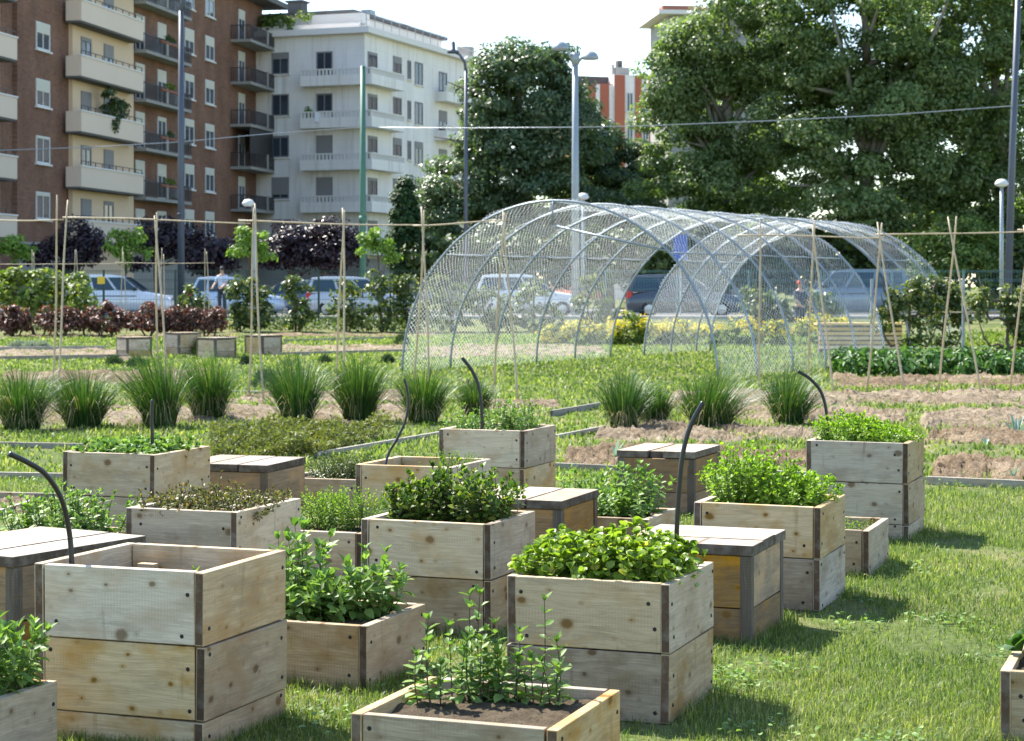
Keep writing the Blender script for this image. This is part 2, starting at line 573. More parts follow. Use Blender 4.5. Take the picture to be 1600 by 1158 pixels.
M['mint'] = leafmat("mint_leaf", [(0.0, (0.075, 0.145, 0.03)), (0.5, (0.17, 0.28, 0.065)), (1.0, (0.28, 0.40, 0.12))], 0.35, 0.5, 0.3)
M['lime'] = leafmat("lime_leaf", [(0.0, (0.13, 0.24, 0.018)), (0.6, (0.22, 0.36, 0.03)), (1.0, (0.34, 0.46, 0.06))], 0.4, 0.5, 0.3)
M['glossy'] = leafmat("glossy_leaf", [(0.0, (0.035, 0.08, 0.014)), (0.45, (0.085, 0.155, 0.024)), (0.78, (0.18, 0.26, 0.042)), (1.0, (0.32, 0.34, 0.06))], 0.4, 0.42, 0.35)
M['brownherb'] = leafmat("bronze_herb", [(0.0, (0.055, 0.06, 0.02)), (0.5, (0.12, 0.125, 0.035)), (0.85, (0.20, 0.18, 0.06)), (1.0, (0.22, 0.11, 0.05))], 0.3, 0.5)
M['cover'] = leafmat("ground_cover", [(0.0, (0.06, 0.075, 0.022)), (0.4, (0.12, 0.135, 0.038)), (0.75, (0.18, 0.20, 0.05)), (1.0, (0.28, 0.16, 0.08))], 0.3, 0.6, clump=1.2)
M['silver'] = leafmat("lavender_leaf", [(0.0, (0.20, 0.24, 0.21)), (1.0, (0.38, 0.42, 0.40))], 0.2, 0.7)
M['darktuft'] = leafmat("dark_tuft", [(0.0, (0.03, 0.06, 0.03)), (1.0, (0.09, 0.14, 0.07))], 0.2, 0.7)
M['potato'] = leafmat("potato_leaf", [(0.0, (0.035, 0.09, 0.02)), (0.6, (0.075, 0.165, 0.035)), (1.0, (0.13, 0.24, 0.06))], 0.3, 0.5)
M['barberry'] = leafmat("barberry_leaf", [(0.0, (0.045, 0.03, 0.02)), (0.3, (0.09, 0.055, 0.03)), (0.65, (0.15, 0.065, 0.045)), (1.0, (0.26, 0.13, 0.09))], 0.3, 0.5, tcol=(1.6, 0.9, 0.6))
M['vine'] = leafmat("vine_leaf", [(0.0, (0.05, 0.095, 0.015)), (0.6, (0.14, 0.2, 0.03)), (1.0, (0.32, 0.34, 0.07))], 0.4, 0.5)
M['shrub'] = leafmat("shrub_leaf", [(0.0, (0.03, 0.06, 0.015)), (0.5, (0.075, 0.12, 0.028)), (0.85, (0.17, 0.20, 0.06)), (1.0, (0.30, 0.27, 0.08))], 0.38, 0.4)
M['yellowfl'] = leafmat("yellow_flower", [(0.0, (0.70, 0.56, 0.015)), (1.0, (0.80, 0.72, 0.05))], 0.3, 0.6, tcol=(1.1, 1.0, 0.5))
M['plum'] = leafmat("plum_leaf", [(0.0, (0.012, 0.008, 0.012)), (0.7, (0.03, 0.016, 0.022)), (1.0, (0.06, 0.03, 0.035))], 0.15, 0.4, tcol=(1.3, 0.9, 0.9))
M['limetree'] = leafmat("young_tree_leaf", [(0.0, (0.10, 0.19, 0.02)), (1.0, (0.24, 0.36, 0.06))], 0.4, 0.45)
M['tree_dark'] = leafmat("dark_tree_leaf", [(0.0, (0.035, 0.068, 0.034)), (0.55, (0.095, 0.15, 0.068)), (0.88, (0.2, 0.26, 0.135)), (1.0, (0.32, 0.38, 0.23))], 0.42, 0.36, 0.55, clump=0.35)
M['tree_plane'] = leafmat("plane_tree_leaf", [(0.0, (0.03, 0.058, 0.02)), (0.45, (0.105, 0.165, 0.052)), (0.8, (0.25, 0.32, 0.13)), (1.0, (0.40, 0.46, 0.24))], 0.5, 0.4, 0.5, clump=0.3)
M['conifer'] = leafmat("conifer_leaf", [(0.0, (0.018, 0.05, 0.014)), (1.0, (0.055, 0.11, 0.028))], 0.2, 0.6)
M['hedge'] = leafmat("hedge_leaf", [(0.0, (0.02, 0.045, 0.013)), (0.7, (0.06, 0.10, 0.022)), (1.0, (0.12, 0.17, 0.04))], 0.25, 0.5)
M['bushlime'] = leafmat("bush_leaf", [(0.0, (0.04, 0.08, 0.015)), (0.6, (0.10, 0.17, 0.028)), (0.85, (0.22, 0.27, 0.04)), (1.0, (0.38, 0.36, 0.05))], 0.3, 0.5, clump=0.5)
M['leek'] = leafmat("leek_leaf", [(0.0, (0.20, 0.30, 0.22)), (1.0, (0.36, 0.45, 0.36))], 0.2, 0.5, tcol=(1.1, 1.3, 0.9))


def netmat():
    t = NT("white_netting")
    d = t.N("BsdfDiffuse")
    d.inputs[0].default_value = (0.64, 0.67, 0.69, 1)
    tr = t.N("BsdfTranslucent")
    tr.inputs[0].default_value = (0.64, 0.67, 0.69, 1)
    m = t.N("MixShader")
    m.inputs[0].default_value = 0.35
    t.L(d.outputs[0], m.inputs[1])
    t.L(tr.outputs[0], m.inputs[2])
    return t.done(m)


M['net'] = netmat()

# ------------------------------------------------------------------ the setting: ground, road
def gz(y):
    """ground height: flat garden, the street behind it lies a little higher"""
    if y < 60:
        return 0.0
    if y < 72:
        s = (y - 60) / 12
        return 0.30 * s * s * (3 - 2 * s)
    return 0.30


def structure(o):
    o["kind"] = "structure"
    return o


def stuff(o):
    o["kind"] = "stuff"
    return o


ys = [-60, -10, 0, 4, 8, 12, 16, 20, 25, 30, 40, 50, 58, 60, 62, 64, 66, 68, 70, 72, 90, 130, 250, 500, 1200]
xs = [-900, -300, -100, -40, -20, -10, -5, 0, 5, 10, 20, 40, 100, 300, 900]
gb = MB()
gv = [(x, y, gz(y)) for y in ys for x in xs]
gf = [(j * len(xs) + i, j * len(xs) + i + 1, (j + 1) * len(xs) + i + 1, (j + 1) * len(xs) + i) for j in range(len(ys) - 1) for i in range(len(xs) - 1)]
gb.add(gv, gf)
structure(gb.build("ground", M['turf'], smooth=True))
rb = MB()
rb.box(-300, 300, 76, 90, 0.1, 0.304)
structure(rb.build("road", M['asphalt']))
rb = MB()
rb.box(-300, 300, 90, 98, 0.1, 0.42)
rb.box(-300, 300, 74.6, 76, 0.1, 0.42)
structure(rb.build("pavement", M['paving']))

SOILS = []


def soil_bed(pts, mat, bump=0.03, seed=0, nx=70, ny=26):
    """uneven dug strip between four ground points (photo pixels: near-left, near-right, far-right, far-left)"""
    c = [G(*p) for p in pts]
    SOILS.append(np.array([(p.x, p.y) for p in c]))
    r = np.random.default_rng(seed)
    u, v = np.meshgrid(np.linspace(0, 1, nx), np.linspace(0, 1, ny))
    C = [np.array(p) for p in c]
    uu, vv = u[..., None], v[..., None]
    Pt = (C[0] * (1 - uu) + C[1] * uu) * (1 - vv) + (C[3] * (1 - uu) + C[2] * uu) * vv
    edge = np.minimum.reduce([u * nx / 3, (1 - u) * nx / 3, v * ny / 3, (1 - v) * ny / 3]).clip(0, 1)
    n = np.zeros_like(u)
    for k in range(5):
        fx, fy = r.uniform(1, 3, 2) * 2 ** k
        n += np.sin(Pt[..., 0] * fx * 1.7 + r.uniform(0, 6)) * np.sin(Pt[..., 1] * fy + Pt[..., 0] * fx * 0.5 + r.uniform(0, 6)) / 1.6 ** k
    n += r.normal(size=u.shape) * 0.45
    wob = r.normal(size=u.shape) * 0.25 * (Pt[0, 1, 0] - Pt[0, 0, 0])
    Pt[..., 2] = -0.02 + edge * (0.03 + bump * (0.6 + 0.8 * n))
    Pt[..., 0] += wob * 0.5
    dep = np.abs(Pt[-1, 0, 1] - Pt[0, 0, 1])
    rag = sum(np.sin(Pt[..., 0] * f_ + r.uniform(0, 6)) * a_ for f_, a_ in ((1.3, .10), (3.1, .08), (7.3, .06)))
    Pt[..., 1] += rag * dep * (2 * v - 1)
    T = [(j * nx + i, j * nx + i + 1, (j + 1) * nx + i + 1, (j + 1) * nx + i) for j in range(ny - 1) for i in range(nx - 1)]
    o = np_mesh("soil_bed", Pt.reshape(-1, 3), np.array(T), mat, smooth=True)
    return structure(o)


soil_bed([(1452, 754), (1780, 766), (1780, 728), (1450, 722)], M['soil_red'], 0.05, 1)
soil_bed([(1445, 697), (1760, 696), (1760, 674), (1440, 676)], M['soil_red'], 0.05, 2)
soil_bed([(1440, 672), (1720, 668), (1700, 640), (1430, 646)], M['soil'], 0.05, 22)
soil_bed([(880, 733), (1290, 737), (1290, 704), (880, 700)], M['soil_red'], 0.05, 3, 110)
soil_bed([(925, 692), (1290, 690), (1290, 668), (935, 666)], M['soil'], 0.05, 4, 110)
soil_bed([(1020, 634), (1760, 634), (1740, 614), (1060, 614)], M['soil'], 0.05, 5, 130)
soil_bed([(1300, 606), (1740, 604), (1720, 588), (1300, 590)], M['soil_red'], 0.05, 6, 110)
soil_bed([(-120, 668), (650, 660), (640, 634), (-100, 636)], M['soil'], 0.04, 7, 130)
soil_bed([(-60, 562), (250, 562), (250, 546), (-60, 546)], M['soil'], 0.04, 8)
soil_bed([(420, 554), (640, 552), (640, 539), (420, 541)], M['soil'], 0.04, 9)
soil_bed([(-60, 806), (46, 806), (60, 780), (-50, 780)], M['soil'], 0.03, 10)
soil_bed([(1240, 662), (1420, 662), (1420, 640), (1250, 640)], M['soil'], 0.05, 31)
soil_bed([(1080, 654), (1250, 654), (1240, 640), (1090, 640)], M['soil'], 0.05, 32)
soil_bed([(330, 632), (640, 630), (640, 612), (440, 612)], M['soil'], 0.04, 33, 90)
soil_bed([(0, 600), (330, 600), (330, 580), (0, 580)], M['soil_red'], 0.04, 34, 90)
soil_bed([(380, 529), (700, 526), (700, 517), (400, 519)], M['soil_red'], 0.04, 11)
soil_bed([(740, 642), (880, 638), (870, 626), (745, 628)], M['soil'], 0.03, 12)
soil_bed([(650, 562), (960, 556), (940, 538), (660, 540)], M['soil'], 0.03, 13)
soil_bed([(0, 529), (380, 529), (380, 519), (0, 519)], M['soil_red'], 0.03, 14)

# ------------------------------------------------------------------ wooden planters and lidded boxes
_board = {}


def board_mesh(L, T_, H, bev=0.004):
    key = (round(L, 3), round(T_, 3), round(H, 3))
    if key not in _board:
        b = MB()
        b.box(-L / 2, L / 2, -T_ / 2, T_ / 2, -H / 2, H / 2)
        b.m = [0, 0, 0, 1, 0, 1]
        me = bpy.data.meshes.new("board")
        me.from_pydata(b.v, [], b.f)
        me.polygons.foreach_set("material_index", b.m)
        bm = bmesh.new()
        bm.from_mesh(me)
        bmesh.ops.bevel(bm, geom=list(bm.edges), offset=bev, segments=2, profile=0.6, affect='EDGES')
        bm.to_mesh(me)
        bm.free()
        _board[key] = me
    return _board[key]


_sc = MB().lathe([(0.0075, -0.006), (0.0075, 0.0), (0.0055, 0.0025)], n=10, axis='y')
screw_me = bpy.data.meshes.new("screw")
screw_me.from_pydata(_sc.v, [], _sc.f)
screw_me.materials.append(M['screw'])
FOOT = []          # footprints: grass keeps clear of them
HERB = {}          # planter frames, for the plants


def boarded_box(root, W, D, tiers, top, mats, t=0.036, screws=True):
    """walls of stacked boards; the side boards run through, so their end grain shows beside the front boards"""
    z = top
    for h in tiers:
        zc = z - h / 2
        for k in range(4):
            front = k < 2
            L = (W - 2 * t - 0.003) if front else D
            me = board_mesh(L, t, h - 0.005)
            o = bpy.data.objects.new("board", me)
            if not me.materials:
                for m in mats:
                    me.materials.append(m)
            COL.objects.link(o)
            o.parent = root
            for si, m in enumerate(mats):
                if m is M['wood']:
                    q = random.random()
                    if k == 3 and q < .65 or q < .12:
                        m = M['wood_warm']
                    elif z < .3 and q > .45:
                        m = M['wood_dirty']
                o.material_slots[si].link = 'OBJECT'
                o.material_slots[si].material = m
            j = random.uniform(-0.005, 0.005)
            if front:
                s = -1 if k == 0 else 1
                o.location = (0, s * (D / 2 - t / 2) + j, zc)
                o.rotation_euler = (random.uniform(-.012, .012), random.uniform(-.006, .006), (math.pi if s > 0 else 0) + random.uniform(-.007, .007))
            else:
                s = -1 if k == 2 else 1
                o.location = (s * (W / 2 - t / 2) + j, 0, zc)
                o.rotation_euler = (random.uniform(-.012, .012), random.uniform(-.006, .006), s * math.pi / 2 + random.uniform(-.006, .006))
            if screws and (k == 0 or k == 3):
                for sx in (-1, 1):
                    for sz in (-0.28, 0.27):
                        if (h < 0.15 and sz < 0) or random.random() < .12:
                            continue
                        c = bpy.data.objects.new("screw", screw_me)
                        COL.objects.link(c)
                        c.parent = o
                        c.location = (sx * (L / 2 - 0.032 + random.uniform(-.016, .014)), -t / 2 - 0.0005, sz * h + random.uniform(-.03, .03))
                        c.rotation_euler = (math.pi, 0, 0)
        z -= h


def frame_of(x, y, H, W, D, rot):
    n = G(x, y, H)
    ex = Vector((math.cos(rot), math.sin(rot), 0))
    ey = Vector((-math.sin(rot), math.cos(rot), 0))
    c = n - ex * W / 2 + ey * D / 2
    c.z = 0
    return c, ex, ey


def planter(key, label, x, y, H, W=0.62, D=0.62, rot=-20.4, tiers=None, fill=0.07):
    rot = R(rot)
    c, ex, ey = frame_of(x, y, H, W, D, rot)
    root = thing("planter_box", label, "planter", c, rot, "wooden herb planters")
    if tiers is None:
        tiers = [0.25] * int(H / 0.25 + 1e-6)
        if H - sum(tiers) > 0.03:
            tiers.append(H - sum(tiers))
    boarded_box(root, W, D, tiers, H, [M['wood'], M['end']])
    n = 22
    V = []
    for j in range(n):
        for i in range(n):
            px, py = (i / (n - 1) - .5) * (W - 0.075), (j / (n - 1) - .5) * (D - 0.075)
            V.append((px, py, H - fill + random.uniform(-.008, .008) + 0.008 * math.sin(px * 17) * math.cos(py * 13)))
    T = [(j * n + i, j * n + i + 1, (j + 1) * n + i + 1, (j + 1) * n + i) for j in range(n - 1) for i in range(n - 1)]
    np_mesh("soil", np.array(V), np.array(T), M['potting'], root, smooth=True)
    FOOT.append((c.x, c.y, rot, W / 2 + 0.01, D / 2 + 0.01))
    HERB[key] = (c, rot, W, D, H - fill)
    return root


planter('A', "tall planter without a crop, open top, black hose in its left corner, nearest the camera", 319, 894, 0.60, 0.655, 0.60, fill=0.14)
HERB['A'] = HERB['A']
planter('B', "tall planter filled with a dense cushion of bright round basil leaves", 1048, 912, 0.50, 0.62, 0.60)
planter('C', "planter two boards high with bushy light green mint, beside the small low planter", 1282, 792, 0.50, 0.62, 0.61)
planter('D', "tallest planter at the far right, topped with lime green lemon balm, casting shadow on lawn", 1420, 692, 0.60, 0.635, 0.62)
planter('E', "planter with three dark glossy leaved bushes, in the middle of the group", 767, 819, 0.50, 0.625, 0.58)
planter('F', "tall planter at the left with a low mat of bright strawberry-like leaves", 243, 710, 0.60, 0.615, 0.64)
planter('G', "planter with sparse bronze brown herbs, between the far left planter and the dark bushes", 371, 800, 0.50, 0.60, 0.66)
planter('H', "nearly empty planter with one small green tuft in its far right corner", 706, 730, 0.50, 0.612, 0.63, fill=0.10)
planter('I', "rear tall planter with loose upright green herbs and one taller shoot", 820, 673, 0.60, 0.616, 0.62)
planter('J', "low single board planter with pale green mint, right of the tall empty planter", 574, 978, 0.25, 0.62, 0.58, fill=0.03)
planter('K', "low planter with feathery light green herb, tucked behind the dark bushes", 565, 833, 0.25, 0.62, 0.60, fill=0.03)
planter('L', "small low planter with short yellowish seedlings, between the two right hand tall planters", 1357, 829, 0.25, 0.62, 0.62, fill=0.05)
planter('M', "low planter with upright mint in front of the split lid box", 1014, 811, 0.25, 0.62, 0.58, fill=0.03)
planter('N', "low planter with tangled mint behind the lidded box at the left edge", 118, 846, 0.25, 0.62, 0.62, fill=0.03)
planter('O', "low planter with a small dark leaved herb, behind the feathery herb", 566, 750, 0.25, 0.62, 0.60, fill=0.03)
_bl = G(672, 1055, 0.25)
_ex, _ey = Vector((math.cos(R(-20.4)), math.sin(R(-20.4)), 0)), Vector((-math.sin(R(-20.4)), math.cos(R(-20.4)), 0))
_nr = _bl + _ex * 0.66 - _ey * 0.62
planter('P', "low planter at the bottom edge with thin upright mint shoots", 800 + F * _nr.x / _nr.y, HY + F * 1.30 / _nr.y, 0.25, 0.66, 0.62, fill=0.04)
_fl = G(1561, 1046, 0.25)
_nr = _fl + _ex * 0.62
planter('Q', "low planter cut off by the right edge with broad dark leaves", 800 + F * _nr.x / _nr.y, HY + F * 1.30 / _nr.y, 0.25, 0.62, 0.62, fill=0.03)
planter('R', "low planter at the bottom left edge with blurred bright leaves", -92, 1122, 0.25, 0.62, 0.62, fill=0.03)


def lidded(label, x, y, H, W, D, rot, across=False, planks=3, over=0.012, lid_t=0.048, split=False, cat="wooden box", group="lidded wooden boxes", side='wood_box'):
    rot = R(rot)
    c, ex, ey = frame_of(x, y, H, W, D, rot)
    root = thing("lidded_box", label, cat, c, rot, group)
    hb = H - lid_t
    w2, d2 = W - 2 * over, D - 2 * over
    up = hb * 0.60
    boarded_box(root, w2, d2, [up, hb - up], hb, [M[side], M['end_grey']], t=0.03, screws=False)
    for sx in (-1, 1):
        for sy in (-1, 1):
            pm = board_mesh(hb - 0.004, 0.05, 0.05, 0.003)
            o = bpy.data.objects.new("corner_post", pm)
            if not pm.materials:
                pm.materials.append(M['wood_grey'])
                pm.materials.append(M['end_grey'])
            COL.objects.link(o)
            o.parent = root
            o.location = (sx * (w2 / 2 - 0.021), sy * (d2 / 2 - 0.021), hb / 2)
            o.rotation_euler = (0, R(90), 0)
    lid = bpy.data.objects.new("lid", None)
    COL.objects.link(lid)
    lid.parent = root
    lid.location = (0, 0, hb)
    n = planks
    span = D if across else W
    ln = W if across else D
    wd = [span / n] * n
    if split:
        wd = [span * 0.40, span * 0.19, span * 0.41]
    a = -span / 2
    for i, w_ in enumerate(wd):
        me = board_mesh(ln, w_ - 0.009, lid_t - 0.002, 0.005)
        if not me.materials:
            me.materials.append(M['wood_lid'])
            me.materials.append(M['lid_edge_shade'])
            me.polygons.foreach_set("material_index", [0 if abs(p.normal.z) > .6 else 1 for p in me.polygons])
        o = bpy.data.objects.new("lid_plank", me)
        COL.objects.link(o)
        o.parent = lid
        cc = a + w_ / 2
        a += w_
        dz = lid_t / 2 + random.uniform(0, 0.004)
        if across:
            o.location = (random.uniform(-.006, .006), cc, dz)
        else:
            o.location = (cc, random.uniform(-.006, .006) - (0.0 if not (split and i == 1) else -0.05), dz - (0.006 if split and i == 1 else 0))
            o.rotation_euler = (0, 0, R(90))
    FOOT.append((c.x, c.y, rot, W / 2, D / 2))
    return root


lidded("weathered lidded box at the left edge behind the tall empty planter", 22, 870, 0.43, 0.66, 0.82, -31)
lidded("lidded box with orange knotty front between the far left planter and the bare lawn", 419, 727, 0.43, 0.62, 0.64, -16)
lidded("lidded box with thick dark lid edge right of the three glossy bushes", 879, 783, 0.43, 0.62, 0.64, -20)
lidded("lidded box with bleached lid right behind the basil planter", 1176, 853, 0.43, 0.60, 0.62, -21, across=True)
lidded("lidded box whose lid has a narrow sunken middle plank", 1086, 707, 0.43, 0.56, 0.66, -21, split=True)
for (x, y, H, W, D, rz, lb) in ((198, 527, 0.45, 0.52, 0.62, -52, "small far box, leftmost of the four boxes beyond the grass clumps"),
                                (279, 520, 0.52, 0.56, 0.62, -45, "taller pale far box standing second from the left beyond the grass clumps"),
                                (336, 528, 0.45, 0.62, 0.62, -40, "far box with a grass tuft at its foot, third from left"),
                                (410, 524, 0.45, 0.6, 0.62, -40, "far box beside the bamboo poles, rightmost of the four beyond the grass clumps")):
    lidded(lb, x, y, H, W, D, rz, cat="wooden box", group="boxes at the back of the garden", side='wood')

# loose block of wood inside the empty planter
c, rot, W, D, sz_ = HERB['A']
o = MB().box(-.035, .035, -.018, .018, -0.02, 0.075).build("wood_block", M['wood'], bevel=0.003)
o.location = c + Matrix.Rotation(rot, 3, 'Z') @ Vector((-0.20, 0.225, sz_))
o.rotation_euler = (0.0, 0, rot)
tag(o, "small wooden block standing in the back corner of the empty planter", "wood block")


# ------------------------------------------------------------------ hoses
def hose(label, pts, r=0.0095):
    pts = [Vector(p) for p in pts]
    out = []
    n = len(pts)
    for i in range(n - 1):
        p0, p1, p2, p3 = pts[max(i - 1, 0)], pts[i], pts[i + 1], pts[min(i + 2, n - 1)]
        for k in range(8):
            t = k / 8
            out.append(0.5 * ((2 * p1) + (p2 - p0) * t + (2 * p0 - 5 * p1 + 4 * p2 - p3) * t * t + (3 * p1 - p0 - 3 * p2 + p3) * t ** 3))
    out.append(pts[-1])
    base = out[0].copy()
    o = MB().tube([p - base for p in out], r, 10).build("irrigation_hose", M['hose'], smooth=True)
    o.location = base
    return tag(o, label, "hose", "black irrigation hoses")


hose("thick black hose arching left out of the tall empty planter", [P(114, 945, 6.92), P(112, 878, 6.92), P(108, 830, 6.92), P(96, 780, 6.89), P(72, 742, 6.84), P(42, 722, 6.79), P(14, 709, 6.74)])
hose("black hose leaning right out of the basil planter", [P(1057, 915, 7.45), P(1057, 848, 7.45), P(1060, 780, 7.45), P(1066, 715, 7.45), P(1078, 668, 7.45), P(1099, 628, 7.45)])
hose("black hose curling left out of the rear planter with loose herbs", [P(752, 692, 13.3), P(753, 650, 13.3), P(749, 608, 13.3), P(738, 580, 13.3), P(722, 559, 13.3)], 0.0115)
hose("thin black hose with an S bend rising from the nearly empty planter", [P(598, 750, 11.9), P(606, 712, 12.0), P(621, 685, 12.0), P(634, 655, 12.0), P(638, 620, 12.0), P(632, 592, 12.0)], 0.008)
hose("black hose curling left out of the far right lemon balm planter", [P(1293, 702, 12.5), P(1292, 650, 12.5), P(1284, 615, 12.5), P(1268, 594, 12.5), P(1247, 580, 12.5)], 0.0105)
hose("short upright black hose in the strawberry-like leaves", [P(238, 726, 11.5), P(238, 684, 11.5), P(237, 652, 11.5), P(238, 625, 11.5)], 0.010)


# ------------------------------------------------------------------ herbs
def stem_mesh(paths, r0, r1, n=5):
    b = MB()
    for p in paths:
        m = len(p)
        b.tube(p, [r0 + (r1 - r0) * i / (m - 1) for i in range(m)], n, cap=False)
    return b


def shoot(base, top, n_nodes, L0, L1, W, tpl, bend=0.02, droop=0.0, spiral=False, lo=0.15, tip=True):
    """one stem with opposite leaf pairs that shrink and steepen upward"""
    base, top = np.array(base, float), np.array(top, float)
    side = unit(np.array([rng.normal(), rng.normal(), 0.0]))
    ts = np.linspace(0, 1, 6)
    path = [tuple(base + (top - base) * t + side * bend * math.sin(math.pi * t)) for t in ts]
    axis = unit(top - base)
    a0 = rng.uniform(0, 6.28)
    pos, dr, up, Ln = [], [], [], []
    ref = unit(np.cross(axis, [0.3, 0.9, 0.1]))
    ref2 = np.cross(axis, ref)
    for i in range(n_nodes):
        t = lo + (1 - lo) * (i / max(1, n_nodes - 1))
        p = base + (top - base) * t + side * bend * math.sin(math.pi * t)
        a = a0 + i * (math.pi / 2)
        elev = -droop + 0.15 + 0.9 * t ** 2.5
        for s in (0, 1):
            b = a + s * math.pi + rng.normal() * 0.25
            out = ref * math.cos(b) + ref2 * math.sin(b)
            e = elev + rng.normal() * 0.22
            d = out * math.cos(e) + axis * math.sin(e)
            pos.append(p)
            dr.append(d)
            up.append(axis * math.cos(e) - out * math.sin(e) + rng.normal(size=3) * 0.15)
            Ln.append((L0 + (L1 - L0) * t) * rng.uniform(0.8, 1.2))
    if tip:
        for k in range(4):
            b = rng.uniform(0, 6.28)
            out = ref * math.cos(b) + ref2 * math.sin(b)
            pos.append(top)
            dr.append(out * 0.5 + axis)
            up.append(axis - out)
            Ln.append(L1 * rng.uniform(0.5, 0.9))
    Ln = np.array(Ln)
    return path, leaves(np.array(pos), np.array(dr), np.array(up), Ln, Ln * W, tpl)


def herb(name, label, cat, loc, shoots, mat, L0, L1, W, tpl, nodes, r0=0.0025, droop=0.0, group=None, smat='stem', bend=0.02, lo=0.15):
    """a plant: stem part and foliage part; shoots = [(base xyz, top xyz)] relative to loc"""
    root = thing(name, label, cat, loc, 0, group)
    paths, parts = [], []
    for b, t in shoots:
        p, lf = shoot(b, t, nodes, L0, L1, W, tpl, bend, droop, lo=lo)
        paths.append(p)
        parts.append(lf)
    stem_mesh(paths, r0, r0 * 0.5).build("stem", M[smat], root, smooth=True)
    V, T = join(parts)
    np_mesh("foliage", V, T, M[mat], root)
    return root


def at(key, u, v):
    """point on the soil of a planter; u to the right, v to the back, both -1..1"""
    c, rot, W, D, z = HERB[key]
    q = Vector((u * (W / 2 - 0.05), v * (D / 2 - 0.05), 0))
    q = Matrix.Rotation(rot, 3, 'Z') @ q
    return Vector((c.x + q.x, c.y + q.y, z - 0.005))


def fan(n, r, h, lean=0.35, jit=0.25, hj=0.2):
    out = []
    for i in range(n):
        a, q = rng.uniform(0, 6.28), math.sqrt(rng.uniform(0, 1))
        b = np.array([math.cos(a) * r * q * 0.6, math.sin(a) * r * q * 0.6, 0])
        hh = h * (1 - 0.35 * q * q) * rng.uniform(1 - hj, 1 + hj * 0.4)
        t = np.array([math.cos(a) * r * q * (1 + lean), math.sin(a) * r * q * (1 + lean), hh]) + rng.normal(size=3) * [jit * r * .3, jit * r * .3, 0]
        out.append((b, t))
    return out


# basil cushion: a plant per hole
lumps = [(-.82, -.6, .13), (-.3, -.65, .15), (.25, -.6, .16), (.75, -.6, .15), (-.8, .25, .15), (-.25, .3, .17), (.3, .2, .19), (.8, .25, .16), (.05, -.15, .17), (-.55, -.2, .15), (.62, -.15, .16)]
for u, v, h in lumps:
    herb("basil_plant", "round leaved basil in the dense cushion of the front right planter", "basil", at('B', u, v), fan(40, 0.10, h + 0.03, 0.22, hj=.25), 'basil', 0.040, 0.032, 0.9, LEAF_ROUND, 5, droop=0.15, group="basil plants in the front planter")
# planter C: a taller dome at the left and lower growth at the right
for u, v, h, lb in ((-.55, -.1, .27, "tall domed mint bush, left in the planter beside the bleached lid"), (-.1, .1, .24, "middle mint bush in the planter beside the bleached lid"),
                    (.3, -.25, .15, "low mint clump at the front of the planter beside the bleached lid"), (.7, .1, .16, "low loose mint at the right rim of the planter beside the bleached lid"), (-.8, .5, .2, "mint bush in the back left corner of the planter beside the bleached lid"), (.2, .6, .16, "mint clump at the back of the planter beside the bleached lid")):
    herb("mint_bush", lb, "mint", at('C', u, v), fan(56, 0.135, h * 1.25, 0.35), 'lime', 0.036, 0.028, 0.66, LEAF_FINE, 7, group="mint bushes in the right planter")
for u, v, h, r_, lb in ((-.6, .1, .19, .15, "taller lemon balm mound at the left in the far right planter"), (.0, -.1, .15, .14, "middle lemon balm mound in the far right planter"),
                        (.62, .0, .12, .14, "low lemon balm mound at the right in the far right planter"), (-.2, .6, .17, .14, "lemon balm mound at the back of the far right planter")):
    herb("lemon_balm", lb, "herb", at('D', u, v), fan(66, r_, h * 1.2, 0.3), 'lime', 0.036, 0.028, 0.72, LEAF_FINE, 6, group="lemon balm in the far right planter")
for u, v, h, r_, lb in ((-.72, -.1, .23, .095, "left and smallest of the three dark glossy bushes"), (-.05, .2, .30, .135, "middle and tallest of the three dark glossy bushes"),
                        (.62, .1, .27, .145, "right hand dark glossy bush leaning over the rim")):
    herb("glossy_bush", lb, "bush", at('E', u, v), fan(66, r_, h, 0.3, hj=0.3), 'glossy', 0.040, 0.032, 0.72, LEAF_FINE, 8, group="three dark glossy bushes", smat='stem_dark')
for i in range(9):
    herb("strawberry_plant", "bright leafy plant in the low mat of the left tall planter", "strawberry plant", at('F', -.68 + (i % 3) * .68, -.62 + (i // 3) * .62), fan(24, 0.105, 0.11, 0.25, hj=.5), 'mint', 0.046, 0.038, 0.85, LEAF_ROUND, 2, droop=0.1, group="leafy plants in the left tall planter", lo=0.7)
for i in range(9):
    herb("bronze_herb", "wiry bronze brown herb in the planter behind the tall empty planter", "herb", at('G', -.75 + (i % 3) * .75, -.6 + (i // 3) * .65), fan(34, 0.12, 0.13, 0.5, hj=.5), 'brownherb', 0.030, 0.022, 0.62, LEAF_FINE, 6, group="bronze herbs", smat='stem_dark')
herb("bronze_herb", "single upright green-brown shoot above the bronze herbs", "herb", at('G', .15, -.1), [((0, 0, 0), (.01, 0, .22)), ((.02, 0, 0), (-.05, .02, .16))], 'brownherb', 0.03, 0.02, 0.6, LEAF_FINE, 7, smat='stem_dark')
herb("green_tuft", "small fine green tuft in the far right corner of the nearly empty planter", "herb", at('H', .6, .45), fan(60, 0.12, 0.17, 0.4), 'lime', 0.014, 0.012, 0.35, LEAF_QUAD, 9)
herb("seedling", "tiny pale seedling in the left of the nearly empty planter", "seedling", at('H', -.2, .3), fan(5, 0.03, 0.08), 'lime', 0.02, 0.015, 0.5, LEAF_FINE, 2)
